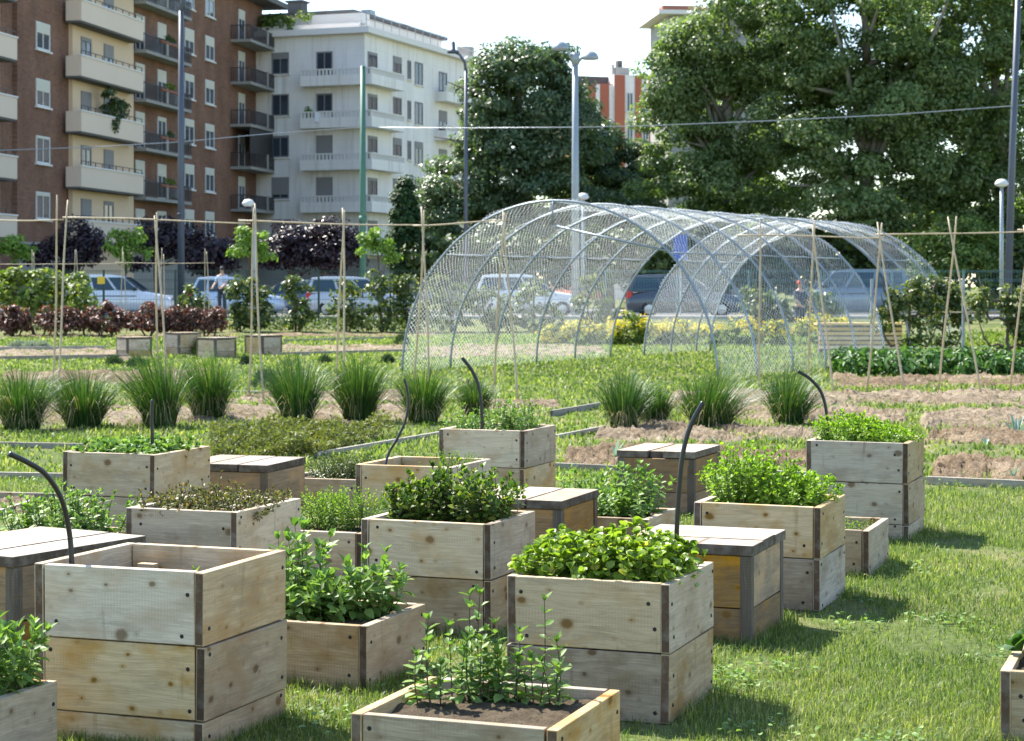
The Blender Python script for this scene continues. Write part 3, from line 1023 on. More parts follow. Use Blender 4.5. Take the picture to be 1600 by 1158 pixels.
for u, v, h, n_, lb in ((-.75, -.2, .13, 14, "low herb at the left of the rear tall planter"), (-.35, .1, .13, 13, "low herb by the hose in the rear tall planter"),
                        (.2, -.1, .15, 20, "loose herb in the middle of the rear tall planter"), (.6, .2, .17, 22, "loose herb at the right of the rear tall planter")):
    herb("loose_herb", lb, "herb", at('I', u, v), fan(n_ + 14, 0.13, h * 1.5, 0.4, hj=.6), 'mint', 0.042, 0.03, 0.55, LEAF_FINE, 6, group="loose herbs in the rear tall planter")
herb("tall_herb", "tall single shoot above the loose herbs of the rear tall planter", "herb", at('I', .78, .25), [((0, 0, 0), (.02, 0, .33)), ((.01, .02, 0), (-.05, .02, .2)), ((0, 0, 0), (.08, 0, .18))], 'mint', 0.036, 0.024, 0.5, LEAF_FINE, 9)


def mint_clump(key, u, v, n, r, h, lb, grp, mat='mint', L0=0.074, L1=0.05, nodes=7, hj=0.3, smat='stem'):
    return herb("mint_plant", lb, "mint", at(key, u, v), fan(n, r, h, 0.5, hj=hj), mat, L0, L1, 0.58, LEAF_FINE, nodes, r0=0.003, droop=0.1, group=grp, smat=smat)


gj = "mint plants in the low planter by the empty one"
mint_clump('J', -.6, .6, 15, .09, .36, "tallest pale mint, rising against the right wall of the empty planter", gj)
mint_clump('J', -.8, .0, 12, .08, .25, "pale mint beside the right wall of the empty planter", gj)
mint_clump('J', -.35, -.5, 12, .09, .15, "short pale mint at the front left of its low planter", gj)
mint_clump('J', .1, -.45, 12, .09, .17, "short pale mint at the front right of its low planter", gj)
mint_clump('J', .25, .05, 14, .09, .20, "mid height pale mint in the centre of its low planter", gj)
mint_clump('J', .65, .3, 14, .09, .26, "tall pale mint at the right rim of its low planter", gj)
gk = "feathery herbs behind the dark bushes"
for u, v, h, lb in ((-.5, .2, .22, "feathery light herb at the left of its low planter"), (.1, .0, .23, "feathery light herb in the middle of its low planter"), (.65, .1, .24, "feathery light herb next to the dark bushes")):
    herb("feathery_herb", lb, "herb", at('K', u, v), fan(48, 0.13, h, 0.3), 'lime', 0.026, 0.018, 0.36, LEAF_QUAD, 12, group=gk)
herb("seedlings", "short yellowish green growth in the small low planter", "seedlings", at('L', 0, 0), fan(130, 0.26, 0.07, 0.1, hj=.5), 'lime', 0.022, 0.018, 0.3, LEAF_QUAD, 3, lo=.4)
gm = "mint plants in front of the split lid box"
for u, v, n_, h, lb in ((-.85, .4, 10, .26, "mint at the far left of the low planter, next to the thick dark lid"), (-.45, .5, 10, .26, "mint left of centre in the low planter before the split lid box"),
                        (-.1, -.2, 9, .20, "short mint at the front of the low planter before the split lid box"), (.25, .3, 14, .33, "tallest mint in the low planter before the split lid box"), (.7, .45, 13, .30, "mint at the right rim of the low planter before the split lid box"), (.55, -.4, 10, .18, "short mint at the front right of the low planter before the split lid box")):
    mint_clump('M', u, v, n_, .10, h, lb, gm, L0=.062, L1=.042, nodes=8)
gn = "mint plants behind the left lidded box"
for i, (u, v, h) in enumerate(((-.8, .0, .22), (-.4, .5, .26), (-.2, -.2, .22), (.2, .4, .3), (.5, -.1, .24), (.85, .5, .24), (.95, .0, .17))):
    mint_clump('N', u, v, 16, .12, h, "leafy mint in the tangle behind the lidded box at the left edge", gn, L0=.05, L1=.035, smat='stem_dark')
for i, (u, v) in enumerate(((-.4, .0), (.2, .3), (.5, -.3), (.8, .3), (0, -.4))):
    herb("dark_herb", "small leaved dark herb behind the feathery light herbs", "herb", at('O', u, v), fan(40, 0.13, 0.17, 0.3), 'shrub', 0.022, 0.016, 0.6, LEAF_FINE, 8, group="dark small leaved herbs")
gp = "thin mint shoots at the bottom edge"


def twigs(key, pts, lb, L0=.062, L1=.04, nodes=8, smat='stem_dark'):
    p0 = at(key, 0, 0)
    base = at(key, *pts[0][:2])
    sh = []
    for (u, v, h) in pts:
        q = at(key, u, v) - base
        sh.append(((q.x, q.y, 0), (q.x + rng.normal() * .012, q.y + rng.normal() * .012, h)))
    return herb("mint_plant", lb, "mint", base, sh, 'mint', L0, L1, 0.55, LEAF_FINE, nodes, r0=0.0028, droop=0.15, group=gp, smat=smat, bend=0.01)


twigs('P', [(-.85, .35, .27), (-.78, .2, .2), (-.92, .15, .16), (-.7, .3, .13)], "mint with two tall shoots left of the bottom edge planter")
twigs('P', [(-.55, .9, .33), (-.42, .9, .34), (-.35, .8, .22), (-.5, .75, .2), (-.6, .8, .16)], "tallest thin mint, twin shoots at the back rim of the bottom edge planter")
twigs('P', [(-.25, .85, .24), (-.18, .8, .15), (-.3, .7, .12)], "mint right of the twin shoots in the bottom edge planter")
twigs('P', [(-.65, .55, .24), (-.5, .5, .2), (-.4, .55, .17), (-.3, .6, .2)], "mint in front of the twin shoots in the bottom edge planter")
twigs('P', [(.55, .85, .2), (.48, .75, .14), (.62, .7, .12)], "mint at the right end of the bottom edge planter's back rim")
twigs('P', [(.35, .8, .33), (.3, .7, .15)], "lone tall mint shoot before the basil planter wall")
twigs('P', [(.02, .8, .22), (.1, .7, .15), (.15, .85, .12)], "short mint shoot before the basil planter wall")
twigs('P', [(-.1, .75, .18), (-.05, .6, .12)], "reddish small mint shoot at the rim of the bottom edge planter")
herb("strawberry_plant", "broad dark leaves in the planter at the right edge", "strawberry plant", at('Q', -.75, .1), fan(9, 0.09, 0.07, 0.5), 'potato', 0.075, 0.07, 0.8, LEAF_ROUND, 2, lo=.75)
herb("strawberry_plant", "pair of leaves behind the broad dark leaves at the right edge", "strawberry plant", at('Q', -.4, .75), fan(7, 0.08, 0.07, 0.5), 'potato', 0.065, 0.06, 0.8, LEAF_ROUND, 2, lo=.75)
for u, v in ((.45, .55), (.75, .2), (.8, .8)):
    herb("leafy_herb", "blurred bright leafy herb in the bottom left corner", "herb", at('R', u, v), fan(14, 0.10, 0.25, 0.4), 'mint', 0.06, 0.045, 0.55, LEAF_FINE, 7, group="leafy herbs in the bottom left corner")
herb("seedling", "single yellow green shoot in the empty planter", "seedling", at('A', .38, -.05), [((0, 0, 0), (.012, 0, .06)), ((0, 0, 0), (.02, 0, .09))], 'lime', 0.03, 0.035, 0.4, LEAF_FINE, 2, lo=.5)

# ------------------------------------------------------------------ lawn
def inside_foot(X, Y):
    m = np.zeros(len(X), bool)
    for cx, cy, r_, hw, hd in FOOT:
        dx, dy = X - cx, Y - cy
        lx = dx * math.cos(r_) + dy * math.sin(r_)
        ly = -dx * math.sin(r_) + dy * math.cos(r_)
        m |= (abs(lx) < hw) & (abs(ly) < hd)
    return m


def inside_poly(X, Y, q):
    m = np.ones(len(X), bool)
    for i in range(4):
        a, b = q[i], q[(i + 1) % 4]
        m &= ((b[0] - a[0]) * (Y - a[1]) - (b[1] - a[1]) * (X - a[0])) > 0
    return m


def lawn(y0, y1, n, h, wd, keep_soil=0.1, lean=0.45):
    # more blades near the camera
    t = rng.uniform(0, 1, n)
    Y = y0 * (y1 / y0) ** t
    X = rng.uniform(-1, 1, n) * (Y * 0.262 + 0.35)
    keep = ~inside_foot(X, Y)
    soil = np.zeros(n, bool)
    for q in SOILS:
        soil |= inside_poly(X, Y, q)
    # bare, worn places in the turf
    dry = np.clip((Y - 13) / 3, 0, 1) * np.clip((31 - Y) / 4, 0, 1)
    bare = 0.45 * dry + np.sin(X * 2.3 + 1.0) * np.sin(Y * 1.1 + X * 0.7) + 0.6 * np.sin(X * 5.1 + Y * 2.7) + 0.35 * np.sin(X * 11 - Y * 5)
    keep &= rng.uniform(size=n) < np.where(soil, keep_soil, np.where(bare > 0.75, 0.33, 1.0))
    X, Y, bare = X[keep], Y[keep], bare[keep]
    n = len(X)
    hh = h(Y) * rng.uniform(0.45, 1.25, n) * np.where(bare > 0.7, 0.7, 1.0)
    # longer tufts against the boxes
    for cx, cy, r_, hw, hd in FOOT:
        dx, dy = X - cx, Y - cy
        lx = abs(dx * math.cos(r_) + dy * math.sin(r_)) - hw
        ly = abs(-dx * math.sin(r_) + dy * math.cos(r_)) - hd
        near = np.maximum(lx, ly) < 0.07
        hh = np.where(near, hh * 1.6, hh)
    a = rng.uniform(0, 6.283, n)
    ln = np.abs(rng.normal(0, lean, n))
    dx, dy = np.cos(a), np.sin(a)
    W = wd(Y) * rng.uniform(0.7, 1.3, n)
    sx, sy = -np.sin(a + 0.6 * rng.normal(size=n)), np.cos(a)
    Z0 = np.zeros(n) - 0.004
    base = np.stack([X, Y, Z0], 1)
    mid = np.stack([X + dx * hh * ln * 0.35, Y + dy * hh * ln * 0.35, hh * 0.55], 1)
    tip = np.stack([X + dx * hh * ln, Y + dy * hh * ln, hh * np.clip(1 - 0.25 * ln, 0.4, 1)], 1)
    side = np.stack([sx, sy, np.zeros(n)], 1) * W[:, None]
    V = np.stack([base + side * .5, base - side * .5, mid + side * .38, mid - side * .38, tip], 1).reshape(-1, 3)
    T = (np.array([(0, 1, 2), (1, 3, 2), (2, 3, 4)])[None] + (np.arange(n) * 5)[:, None, None]).reshape(-1, 3)
    return V, T


V1 = lawn(5.2, 17, 330000, lambda y: 0.030 + 0.0009 * y, lambda y: 0.0012 + 0.00034 * y, 0.05, 0.75)
V2 = lawn(16, 62, 150000, lambda y: 0.042 + 0.0008 * y, lambda y: 0.004 + 0.0008 * y, 0.36, 0.7)
V, T = join([V1, V2])
stuff(np_mesh("grass", V, T, M['grass']))

# patches of clover in the turf
cl = []
for i in range(46):
    Y = 6.2 * (26 / 6.2) ** rng.uniform()
    X = rng.uniform(-.26, .26) * Y
    m = int(rng.uniform(25, 90))
    p = np.stack([X + rng.normal(size=m) * .09, Y + rng.normal(size=m) * .12, rng.uniform(.012, .045, m)], 1)
    p = p[~inside_foot(p[:, 0], p[:, 1])]
    if len(p):
        cl.append(leaves(p, rdir(len(p)) * [1, 1, .2], rdir(len(p)) * .4 + [0, 0, 1], .022 * rng.uniform(.7, 1.5, len(p)), .018, LEAF_ROUND))
V, T = join(cl)
stuff(np_mesh("clover", V, T, M['mint']))

# low ground cover bed behind the planters
def cover_bed(pts, n, mat, h, L, seed):
    c = [np.array(G(*p)) for p in pts]
    u, v = rng.uniform(size=(n, 1)), rng.uniform(size=(n, 1))
    p = (c[0] * (1 - u) + c[1] * u) * (1 - v) + (c[3] * (1 - u) + c[2] * u) * v
    hm = 0.55 + 0.45 * np.sin(p[:, 0] * 6 + seed) * np.sin(p[:, 1] * 3.3) + 0.25 * np.sin(p[:, 0] * 17) * np.sin(p[:, 1] * 9)
    p[:, 2] = rng.uniform(0.1, 1, n) ** 0.6 * h * np.clip(hm, 0.25, 1.3)
    d = rdir(n)
    d[:, 2] = np.abs(d[:, 2]) * 0.9 + 0.1
    V, T = leaves(p, d, rdir(n) + [0, 0, 0.8], L * rng.uniform(.7, 1.3, n), L * 0.5, LEAF_QUAD)
    return stuff(np_mesh("ground_cover", V, T, M[mat]))


cover_bed([(330, 722), (500, 716), (620, 680), (330, 682)], 17000, 'cover', 0.22, 0.045, 0)
cover_bed([(-60, 522), (700, 522), (700, 508), (-60, 508)], 15000, 'hedge', 0.55, 0.12, 4)
cover_bed([(1500, 545), (1760, 545), (1760, 532), (1500, 532)], 5000, 'vine', 0.35, 0.10, 2)


# ------------------------------------------------------------------ edging boards
def edging(label, a, b, h=0.07, t=0.035):
    a, b = G(*a), G(*b)
    d = b - a
    o = bpy.data.objects.new("edging_board", board_mesh(d.length, t, h))
    me = o.data
    if not me.materials:
        me.materials.append(M['edge_wood'])
        me.materials.append(M['end_grey'])
    COL.objects.link(o)
    o.location = (a + b) / 2 + Vector((0, 0, h / 2 - 0.015))
    o.rotation_euler = (0, 0, math.atan2(d.y, d.x))
    return tag(o, label, "edging board", "wooden bed edgings")


edging("edging board crossing the grass at the left, farthest of three", (-60, 698), (130, 702))
edging("edging board crossing the grass at the left, middle of three", (-60, 747), (100, 750))
edging("edging board before the bare soil at the left, nearest of three", (-60, 779), (100, 783))
edging("dark edging board running away from the left edge by the mint", (-10, 812), (52, 792))
edging("long edging board running from the bronze ground cover to the rear tall planter", (494, 716), (690, 682))
edging("edging board ending in the grass behind the rear tall planter, upper one", (862, 651), (936, 638), 0.09)
edging("edging board behind the rear tall planter, lower one", (868, 688), (944, 673))
edging("edging board along the lawn, right of the lemon balm planter", (1448, 757), (1760, 771), 0.08, 0.045)
edging("edging board between rear tall planter and split lid box", (868, 735), (974, 740), 0.08)
edging("edging board between mint planter and lemon balm planter", (1195, 747), (1262, 750), 0.08)
edging("thin pale edging board beyond the grass clumps, beside two bamboo poles", (360, 615), (437, 617), 0.06)
edging("edging board along the far bed at the left, near the silver tufts", (-40, 549), (165, 547), 0.12)
edging("edging board in front of the far soil strip at the left", (-40, 565), (200, 561), 0.12)
edging("edging board along the far soil strip left of the net tunnel", (425, 557), (640, 551), 0.10)
edging("dark edging board in the far lawn left of the net tunnel", (445, 535), (615, 530), 0.10)


# ------------------------------------------------------------------ ornamental grass clumps
def tussock(label, x, y, wpx, hpx, dry=0.12, dup=None):
    g = G(x, y)
    k = F / g.y
    r, h = wpx / 2 / k, hpx / k
    n = int(rng.uniform(650, 1000))
    root = thing("grass_clump", label, "grass clump", g, 0, "tall grass clumps")
    a = rng.uniform(0, 6.283, n)
    q = np.sqrt(rng.uniform(0, 1, n))
    b = np.stack([np.cos(a) * r * .5 * q, np.sin(a) * r * .5 * q, np.full(n, -0.01)], 1)
    hh = h * rng.uniform(.75, 1.5, n) * (1 - .2 * q)
    sp = r * q * np.where(rng.uniform(size=n) < .1, rng.uniform(1.5, 2.5, n), rng.uniform(.5, 1.7, n))
    lx, ly = rng.normal(size=2) * 0.10 * h
    hh = hh * rng.uniform(.8, 1.14)
    segs = 5
    ts = np.linspace(0, 1, segs)
    side = np.stack([-np.sin(a + rng.normal(size=n)), np.cos(a), np.zeros(n)], 1)
    rows = []
    W = 0.0055 * rng.uniform(.7, 1.4, n)
    for t in ts:
        droop = 1 - .13 * (t ** 3) * (1 + q)
        c = b + np.stack([np.cos(a) * sp * t ** 1.5 + lx * t * t, np.sin(a) * sp * t ** 1.5 + ly * t * t, hh * t * droop], 1)
        ww = (W * (1 - .85 * t))[:, None]
        rows.append(c + side * ww)
        rows.append(c - side * ww)
    V = np.stack(rows, 1).reshape(-1, 3)
    qd = []
    for i in range(segs - 1):
        qd += [(2 * i, 2 * i + 1, 2 * i + 3), (2 * i, 2 * i + 3, 2 * i + 2)]
    T = (np.array(qd)[None] + (np.arange(n) * 2 * segs)[:, None, None]).reshape(-1, 3)
    np_mesh("blades", V, T, M['tussock'], root)
    # dry, bent leaves round the foot
    m = int(rng.uniform(40, 130))
    a = rng.uniform(0, 6.283, m)
    rows = []
    rr = r * rng.uniform(.5, 1.25, m)
    hz = h * rng.uniform(.12, .5, m)
    for t in ts:
        c = np.stack([np.cos(a) * (r * .3 + rr * t), np.sin(a) * (r * .3 + rr * t), hz * np.sin(math.pi * t * .93) + .01], 1)
        s_ = np.stack([-np.sin(a), np.cos(a), np.zeros(m)], 1) * 0.005 * (1 - .8 * t)
        rows += [c + s_, c - s_]
    V = np.stack(rows, 1).reshape(-1, 3)
    T = (np.array(qd)[None] + (np.arange(m) * 2 * segs)[:, None, None]).reshape(-1, 3)
    np_mesh("dry_leaves", V, T, M['straw'], root)
    return root


for lb, x, y, w_, h_ in (("grass clump cut by the left edge", 34, 672, 98, 112), ("grass clump second from the left", 130, 668, 96, 105), ("grass clump behind the strawberry-like leaves and short hose", 250, 668, 92, 112),
                         ("grass clump close to the right of the one with the short hose", 326, 656, 84, 100), ("grass clump left of the wide bronze ground cover, near the pale edging board", 464, 664, 86, 103),
                         ("grass clump between the pale edging board and the S bend hose", 560, 658, 84, 96), ("grass clump at the left foot of the net tunnel, behind the S bend hose", 662, 660, 82, 92),
                         ("small sparse grass clump behind the hose of the rear tall planter", 742, 652, 52, 55), ("wide double grass clump left of the tunnel's right foot", 975, 674, 70, 84), ("lower grass clump touching the double clump's right side", 1022, 668, 56, 76),
                         ("broad grass clump in front of the net tunnel's right foot", 1110, 668, 112, 96), ("rightmost grass clump, behind the hose of the lemon balm planter", 1232, 662, 84, 92)):
    tussock(lb, x, y, w_, h_)


def tuft(name, label, cat, x, y, wpx, hpx, mat, n=260, group=None, L=.05):
    g = G(x, y)
    k = F / g.y
    r, h = wpx / 2 / k, hpx / k
    p = rdir(n) * [r, r, h] * (rng.uniform(.3, 1, (n, 1)) ** .4)
    p[:, 2] = np.abs(p[:, 2])
    d = unit(p / [r, r, h]) + rng.normal(size=(n, 3)) * .3 + [0, 0, .5]
    V, T = leaves(p, d, rdir(n), L * rng.uniform(.7, 1.4, n), L * .22, LEAF_QUAD)
    o = np_mesh(name, V, T, M[mat])
    o.location = g
    return tag(o, label, cat, group)


tuft("lavender", "silver lavender cushion nearest the left edge", "lavender", 27, 546, 22, 10, 'silver', 500, "silver lavender cushions", .1)
tuft("lavender", "silver lavender cushion, middle of three at the left", "lavender", 47, 547, 22, 10, 'silver', 500, "silver lavender cushions", .1)
tuft("lavender", "silver lavender cushion, right of three at the left", "lavender", 66, 547, 20, 10, 'silver', 500, "silver lavender cushions", .1)
for x, y, w_, h_, lb in ((178, 572, 24, 12, "dark low tuft below the leftmost far box"), (213, 574, 24, 12, "dark low tuft right below the far boxes at the left"), (383, 570, 12, 10, "tiny dark tuft left of the bamboo pair in the far bed"),
                         (426, 550, 20, 18, "dark tuft at the foot of the rightmost far box"), (508, 569, 14, 9, "tiny dark tuft beyond the grass clumps near the middle"), (606, 568, 14, 10, "tiny dark tuft left of the tunnel foot"), (628, 540, 22, 16, "dark round tuft beside the tunnel's left foot"), (417, 607, 44, 26, "grey-brown tuft left of the pale edging board")):
    tuft("herb_tuft", lb, "herb tuft", x, y, w_, h_, 'darktuft', 420, "dark herb tufts", .09)
tuft("grass_tuft", "bright grass tuft at the foot of the third far box", "grass tuft", 318, 556, 26, 22, 'vine', 500, None, .16)


def leek(label, x, y, hpx, n=5, lean=0.3):
    g = G(x, y)
    h = hpx * g.y / F
    p, d, up, L = [], [], [], []
    for i in range(n):
        a = rng.uniform(0, 6.28)
        e = rng.uniform(.2, lean + .5)
        p.append((0, 0, 0))
        d.append((math.cos(a) * e, math.sin(a) * e, 1))
        up.append((-math.cos(a), -math.sin(a), .4))
        L.append(h * rng.uniform(.6, 1.1))
    V, T = leaves(np.array(p), np.array(d), np.array(up), np.array(L), .035 + .06 * h, LEAF_FINE)
    o = np_mesh("leek_plant", V, T, M['leek'])
    o.location = g
    return tag(o, label, "leek", "leeks in the right bed")


leek("grey green leek left of the split lid box", 962, 716, 32, 4)
leek("small leek behind the split lid box", 1117, 696, 18, 3)
leek("grey leek left of the lemon balm planter", 1206, 692, 18, 4)
leek("tall young leek at the right edge of the beds", 1588, 686, 45, 5)
leek("drooping leek near the right edge, lower row", 1540, 696, 18, 4, .9)
leek("thin leek by the edging board at the right", 1582, 750, 34, 3)


# ------------------------------------------------------------------ bamboo trellises
def pole(root, a, b, r=0.016):
    a, b = Vector(a), Vector(b)
    n = 10
    pts, rs = [], []
    s = (b - a).normalized().orthogonal()
    ph = random.uniform(0, 6)
    for i in range(n + 1):
        t = i / n
        pts.append(a + (b - a) * t + s * 0.012 * math.sin(ph + t * 5))
        rs.append(r * (1.06 if i % 2 else 0.95) * (1 - .25 * t))
    base = root.location
    return MB().tube([p - base for p in pts], rs, 7).build("pole", M['bamboo'], root, smooth=True)


def trellis(label, poles, bars, loc):
    root = thing("bamboo_trellis", label, "trellis", loc)
    for p in poles:
        o = pole(root, *p)
    for p in bars:
        o = pole(root, *p, r=0.012)
        o.name = "cross_pole"
    return root


def gp_(x, y, Y):
    return P(x, y, Y)


YA = 27.0
front = [((82, 96), (88, 109), 308), ((246, 243), (262, 245), 330), ((388, 396), (411, 399), 320), ((525, 535), (540, 537), 325), ((647, 661), (671, 662), 322), ((770, 786), (808, 789), 334)]
pl = []
for (b1, t1), (b2, t2), ty in front:
    pl.append((P(b1, HY + F * CH / (YA + .4), YA + .4), P(t1 + 2, ty + random.uniform(-4, 10), YA)))
    pl.append((P(b2, HY + F * CH / (YA - .4), YA - .4), P(t2 - 2, ty + random.uniform(-4, 10), YA)))
pl[0] = (pl[0][0], P(91, 305, YA))
trellis("bamboo pole trellis of six crossed pairs across the left foreground beds", pl,
        [(P(-60, 345, YA), P(100, 343, YA)), (P(98, 340, YA - .03), P(392, 348, YA - .03)), (P(372, 346, YA), P(664, 352, YA)), (P(645, 352, YA - .03), P(797, 345, YA - .03))], (0, YA, 0))
YB = 28.4
pl = []
for b1, t1, b2, t2, ty in ((1187, 1187, None, None, 344), (1262, 1272, 1302, 1270, 344), (1354, 1379, 1413, 1371, 348), (1467, 1494, 1533, 1482, 338), (1578, 1610, 1640, 1600, 345)):
    pl.append((P(b1, HY + F * CH / (YB + .5), YB + .5), P(t1, ty, YB)))
    if b2:
        pl.append((P(b2, HY + F * CH / (YB - .4), YB - .4), P(t2, ty + random.uniform(-2, 8), YB)))
trellis("bamboo pole trellis of crossed pairs in front of the net tunnel at the right", pl,
        [(P(1152, 368, YB), P(1384, 371, YB)), (P(1368, 368, YB - .03), P(1700, 358, YB - .03)), (P(1590, 360, YB), P(1780, 358, YB))], (9 * .6, YB, 0))
YC = 63.0
pl = []
for x in (51, 118, 192, 254, 322):
    gy = HY + F * (CH - gz(YC)) / YC
    pl.append((P(x - 4, gy, YC), P(x - 1, 386 + random.uniform(-4, 8), YC)))
    pl.append((P(x + 6, gy, YC - .6), P(x + 1, 390 + random.uniform(-4, 8), YC)))
trellis("far bamboo trellis before the red shrubs and parked cars at the left", pl, [(P(-60, 412, YC), P(200, 413, YC)), (P(180, 411, YC - .05), P(336, 411, YC - .05))], (-12, YC, 0))

# ------------------------------------------------------------------ net tunnels
AX = Vector((0.493, 0.870, 0)).normalized()
PX = Vector((0.870, -0.493, 0)).normalized()
C0 = Vector((0.70, 33.8, 0))
TR = 3.05


def hp(t, ang, r=TR):
    return C0 + AX * t + PX * (math.cos(ang) * r) + Vector((0, 0, math.sin(ang) * r * 0.985))


def tunnel(label, ts, brace=False):
    root = thing("net_tunnel", label, "net tunnel", C0 + AX * ts[0], 0, "net tunnels")
    off = root.location.copy()
    for t in ts:
        MB().tube([hp(t, math.pi * k / 40) - off for k in range(41)], 0.022, 8).build("hoop", M['steel'], root, smooth=True)
    for ang in (math.pi / 2, math.pi * .25, math.pi * .75):
        MB().tube([hp(t, ang, TR - .03) - off for t in (ts[0], ts[-1])], 0.012, 6).build("ridge_bar", M['steel'], root, smooth=True)
    if brace:
        a = hp(ts[0], math.pi * .5) - off
        MB().tube([a, a + Vector((-.02, 0, -.42))], 0.02, 6).build("brace", M['steel'], root, smooth=True)
        MB().tube([a + Vector((-.02, 0, -.42)), hp(ts[0], math.pi * .25) - off], 0.02, 6).build("brace", M['steel'], root, smooth=True)
    # netting: thin strands both ways, sagging a little between hoops
    cell, wd = 0.060, 0.0060
    Vs, Fs = [], []
    nb = 0

    def surf(t, ang):
        i = np.clip(np.searchsorted(ts, t) - 1, 0, len(ts) - 2)
        ta = np.array(ts)
        s = (t - ta[i]) / (ta[i + 1] - ta[i])
        sag = 0.15 * np.sin(np.pi * np.clip(s, 0, 1)) * (0.4 + 0.6 * np.sin(ang))
        rip = 0.5 * (0.03 * np.sin(ang * 23 + t * 3.1 + np.sin(t * 5)) + 0.025 * np.sin(ang * 11 - t * 7) + 0.018 * np.sin(t * 19 + ang * 6 + 2 * np.sin(ang * 4)) + 0.03 * np.sin(ang * 37 + t * 2) * np.exp(-((np.sin(ang) - .35) / .25) ** 2))
        r_ = TR + 0.03 - sag + rip
        t2 = t + 0.03 * np.sin(ang * 9 + t * 2) + 0.006 * np.sin(ang * 31 + t)
        c, s2 = np.cos(ang) * r_, np.sin(ang) * r_ * .985
        return np.stack([C0.x + AX.x * t2 + PX.x * c - off.x, C0.y + AX.y * t2 + PX.y * c - off.y, np.maximum(s2, 0.0)], -1)

    span = ts[-1] - ts[0]
    for sg in (-1, 1):
        for s0 in np.arange(-span + .02, math.pi * TR - .02, cell * 1.414):
            # arc length along the hoop = s0 + (t - t0), mirrored for the second family
            ta_, tb_ = max(0.0, -s0), min(span, math.pi * TR - s0)
            if tb_ - ta_ < .1:
                continue
            m = max(3, int((tb_ - ta_) / .13))
            tl = np.linspace(ta_, tb_, m)
            a = (s0 + tl) / TR
            a2 = (s0 + tl + wd * 1.414) / TR
            if sg < 0:
                a, a2 = math.pi - a, math.pi - a2
            c1, c2 = surf(ts[0] + tl, a), surf(ts[0] + tl, a2)
            Vs += [c1, c2]
            i = np.arange(m - 1)
            Fs.append(np.stack([i, i + 1, i + 1 + m, i + m], 1) + nb)
            nb += 2 * m
    np_mesh("netting", np.concatenate(Vs), np.concatenate(Fs), M['net'], root)
    return root


tunnel("front net tunnel of six steel hoops with a brace at its open end", [0, 1.65, 3.3, 4.95, 6.6, 8.25], True)
tunnel("rear net tunnel behind the gap, beside the trained fruit trees", [9.9, 11.3, 12.7, 13.5])


# ------------------------------------------------------------------ shrubs and trees
def foliage(blobs, n, L, mat, parent, name="crown", W=0.62, tpl=LEAF_QUAD, clump=0.0, nclump=0, flat=0.75, upw=0.5, origin=Vector((0, 0, 0))):
    """leaves spread through ellipsoid blobs [(x,y,z,rx,ry,rz)] (world), in clumps so that light, dark and gaps alternate"""
    parts = []
    tot = sum(b[3] * b[5] for b in blobs)
    for (x, y, z, rx, ry, rz) in blobs:
        m = max(20, int(n * rx * rz / tot))
        if nclump:
            k = max(4, int(nclump * rx * rz / tot))
            cdir = rdir(k)
            cr = rng.uniform(.3, 1.0, (k, 1)) ** .4
            cc = cdir * cr * [rx, ry, rz]
            rad = clump * rng.uniform(.6, 1.35, (k, 1))
            idx = rng.integers(0, k, m)
            q = rdir(m)
            q[:, 2] = q[:, 2] * .7 + .35
            p = cc[idx] + q * rad[idx] * [1, 1, flat] * (rng.uniform(.3, 1, (m, 1)) ** .4)
            nrm = unit(q + cdir[idx] * .5 + rng.normal(size=(m, 3)) * .55 + [0, 0, upw])
        else:
            q = rdir(m)
            p = q * [rx, ry, rz] * (rng.uniform(.15, 1, (m, 1)) ** .5)
            nrm = unit(q + rng.normal(size=(m, 3)) * .6 + [0, 0, upw])
        p = p + [x - origin.x, y - origin.y, z - origin.z]
        d = unit(np.cross(nrm, rdir(m)) + [0, 0, -.15])
        LL = L * rng.uniform(.6, 1.4, m)
        parts.append(leaves(p, d, nrm, LL, LL * W, tpl))
    V, T = join(parts)
    return np_mesh(name, V, T, M[mat], parent)


def px_blob(x, y, wpx, hpx, Y, depth=1.0):
    c = P(x, y, Y)
    k = Y / F
    rx, rz = wpx / 2 * k, hpx / 2 * k
    return (c.x, Y, c.z, rx, rx * depth, rz)


def tree(name, label, cat, x, Y, blobs_px, n, L, mat, r0, clump, ncl, group=None, bark='bark', limbs=8, depth=1.0, lean=0.0, trunk_top=None, up=0.5):
    z0 = gz(Y)
    bx = (x - 800) / F * Y
    root = thing(name, label, cat, (bx, Y, z0), 0, group)
    blobs = [px_blob(*b, Y, depth) for b in blobs_px]
    foliage(blobs, n, L, mat, root, "crown", clump=clump, nclump=ncl, origin=root.location, upw=up)
    tb = MB()
    zt = max(b[2] + b[5] * .3 for b in blobs) - z0 if trunk_top is None else trunk_top
    pts = [Vector((0, 0, -.1))] + [Vector((lean * t + r0 * 1.2 * math.sin(t * 5 + bx) * .6, r0 * math.sin(t * 4), zt * t)) for t in (.15, .3, .45, .6, .8, 1)]
    tb.tube(pts, [r0 * 1.25, r0, r0 * .9, r0 * .8, r0 * .66, r0 * .42, r0 * .15], 9)
    for i in range(limbs):
        b = blobs[i % len(blobs)]
        q = rdir(1)[0] * .75
        e = Vector((b[0] + q[0] * b[3] - root.location.x, b[1] + q[1] * b[4] - Y, b[2] + abs(q[2]) * b[5] - z0))
        t = random.uniform(.3, .75)
        s = Vector((lean * t, 0, zt * t))
        if e.z < s.z + .2:
            e.z = s.z + abs(e.z - s.z) * .4 + .3
        m_ = (s + e) / 2 + Vector((0, 0, .12 * (e - s).length * random.uniform(-.3, 1)))
        tb.tube([s, m_, e], [r0 * .4, r0 * .25, r0 * .06], 6)
    tb.build("trunk", M[bark], root, smooth=True)
    return root


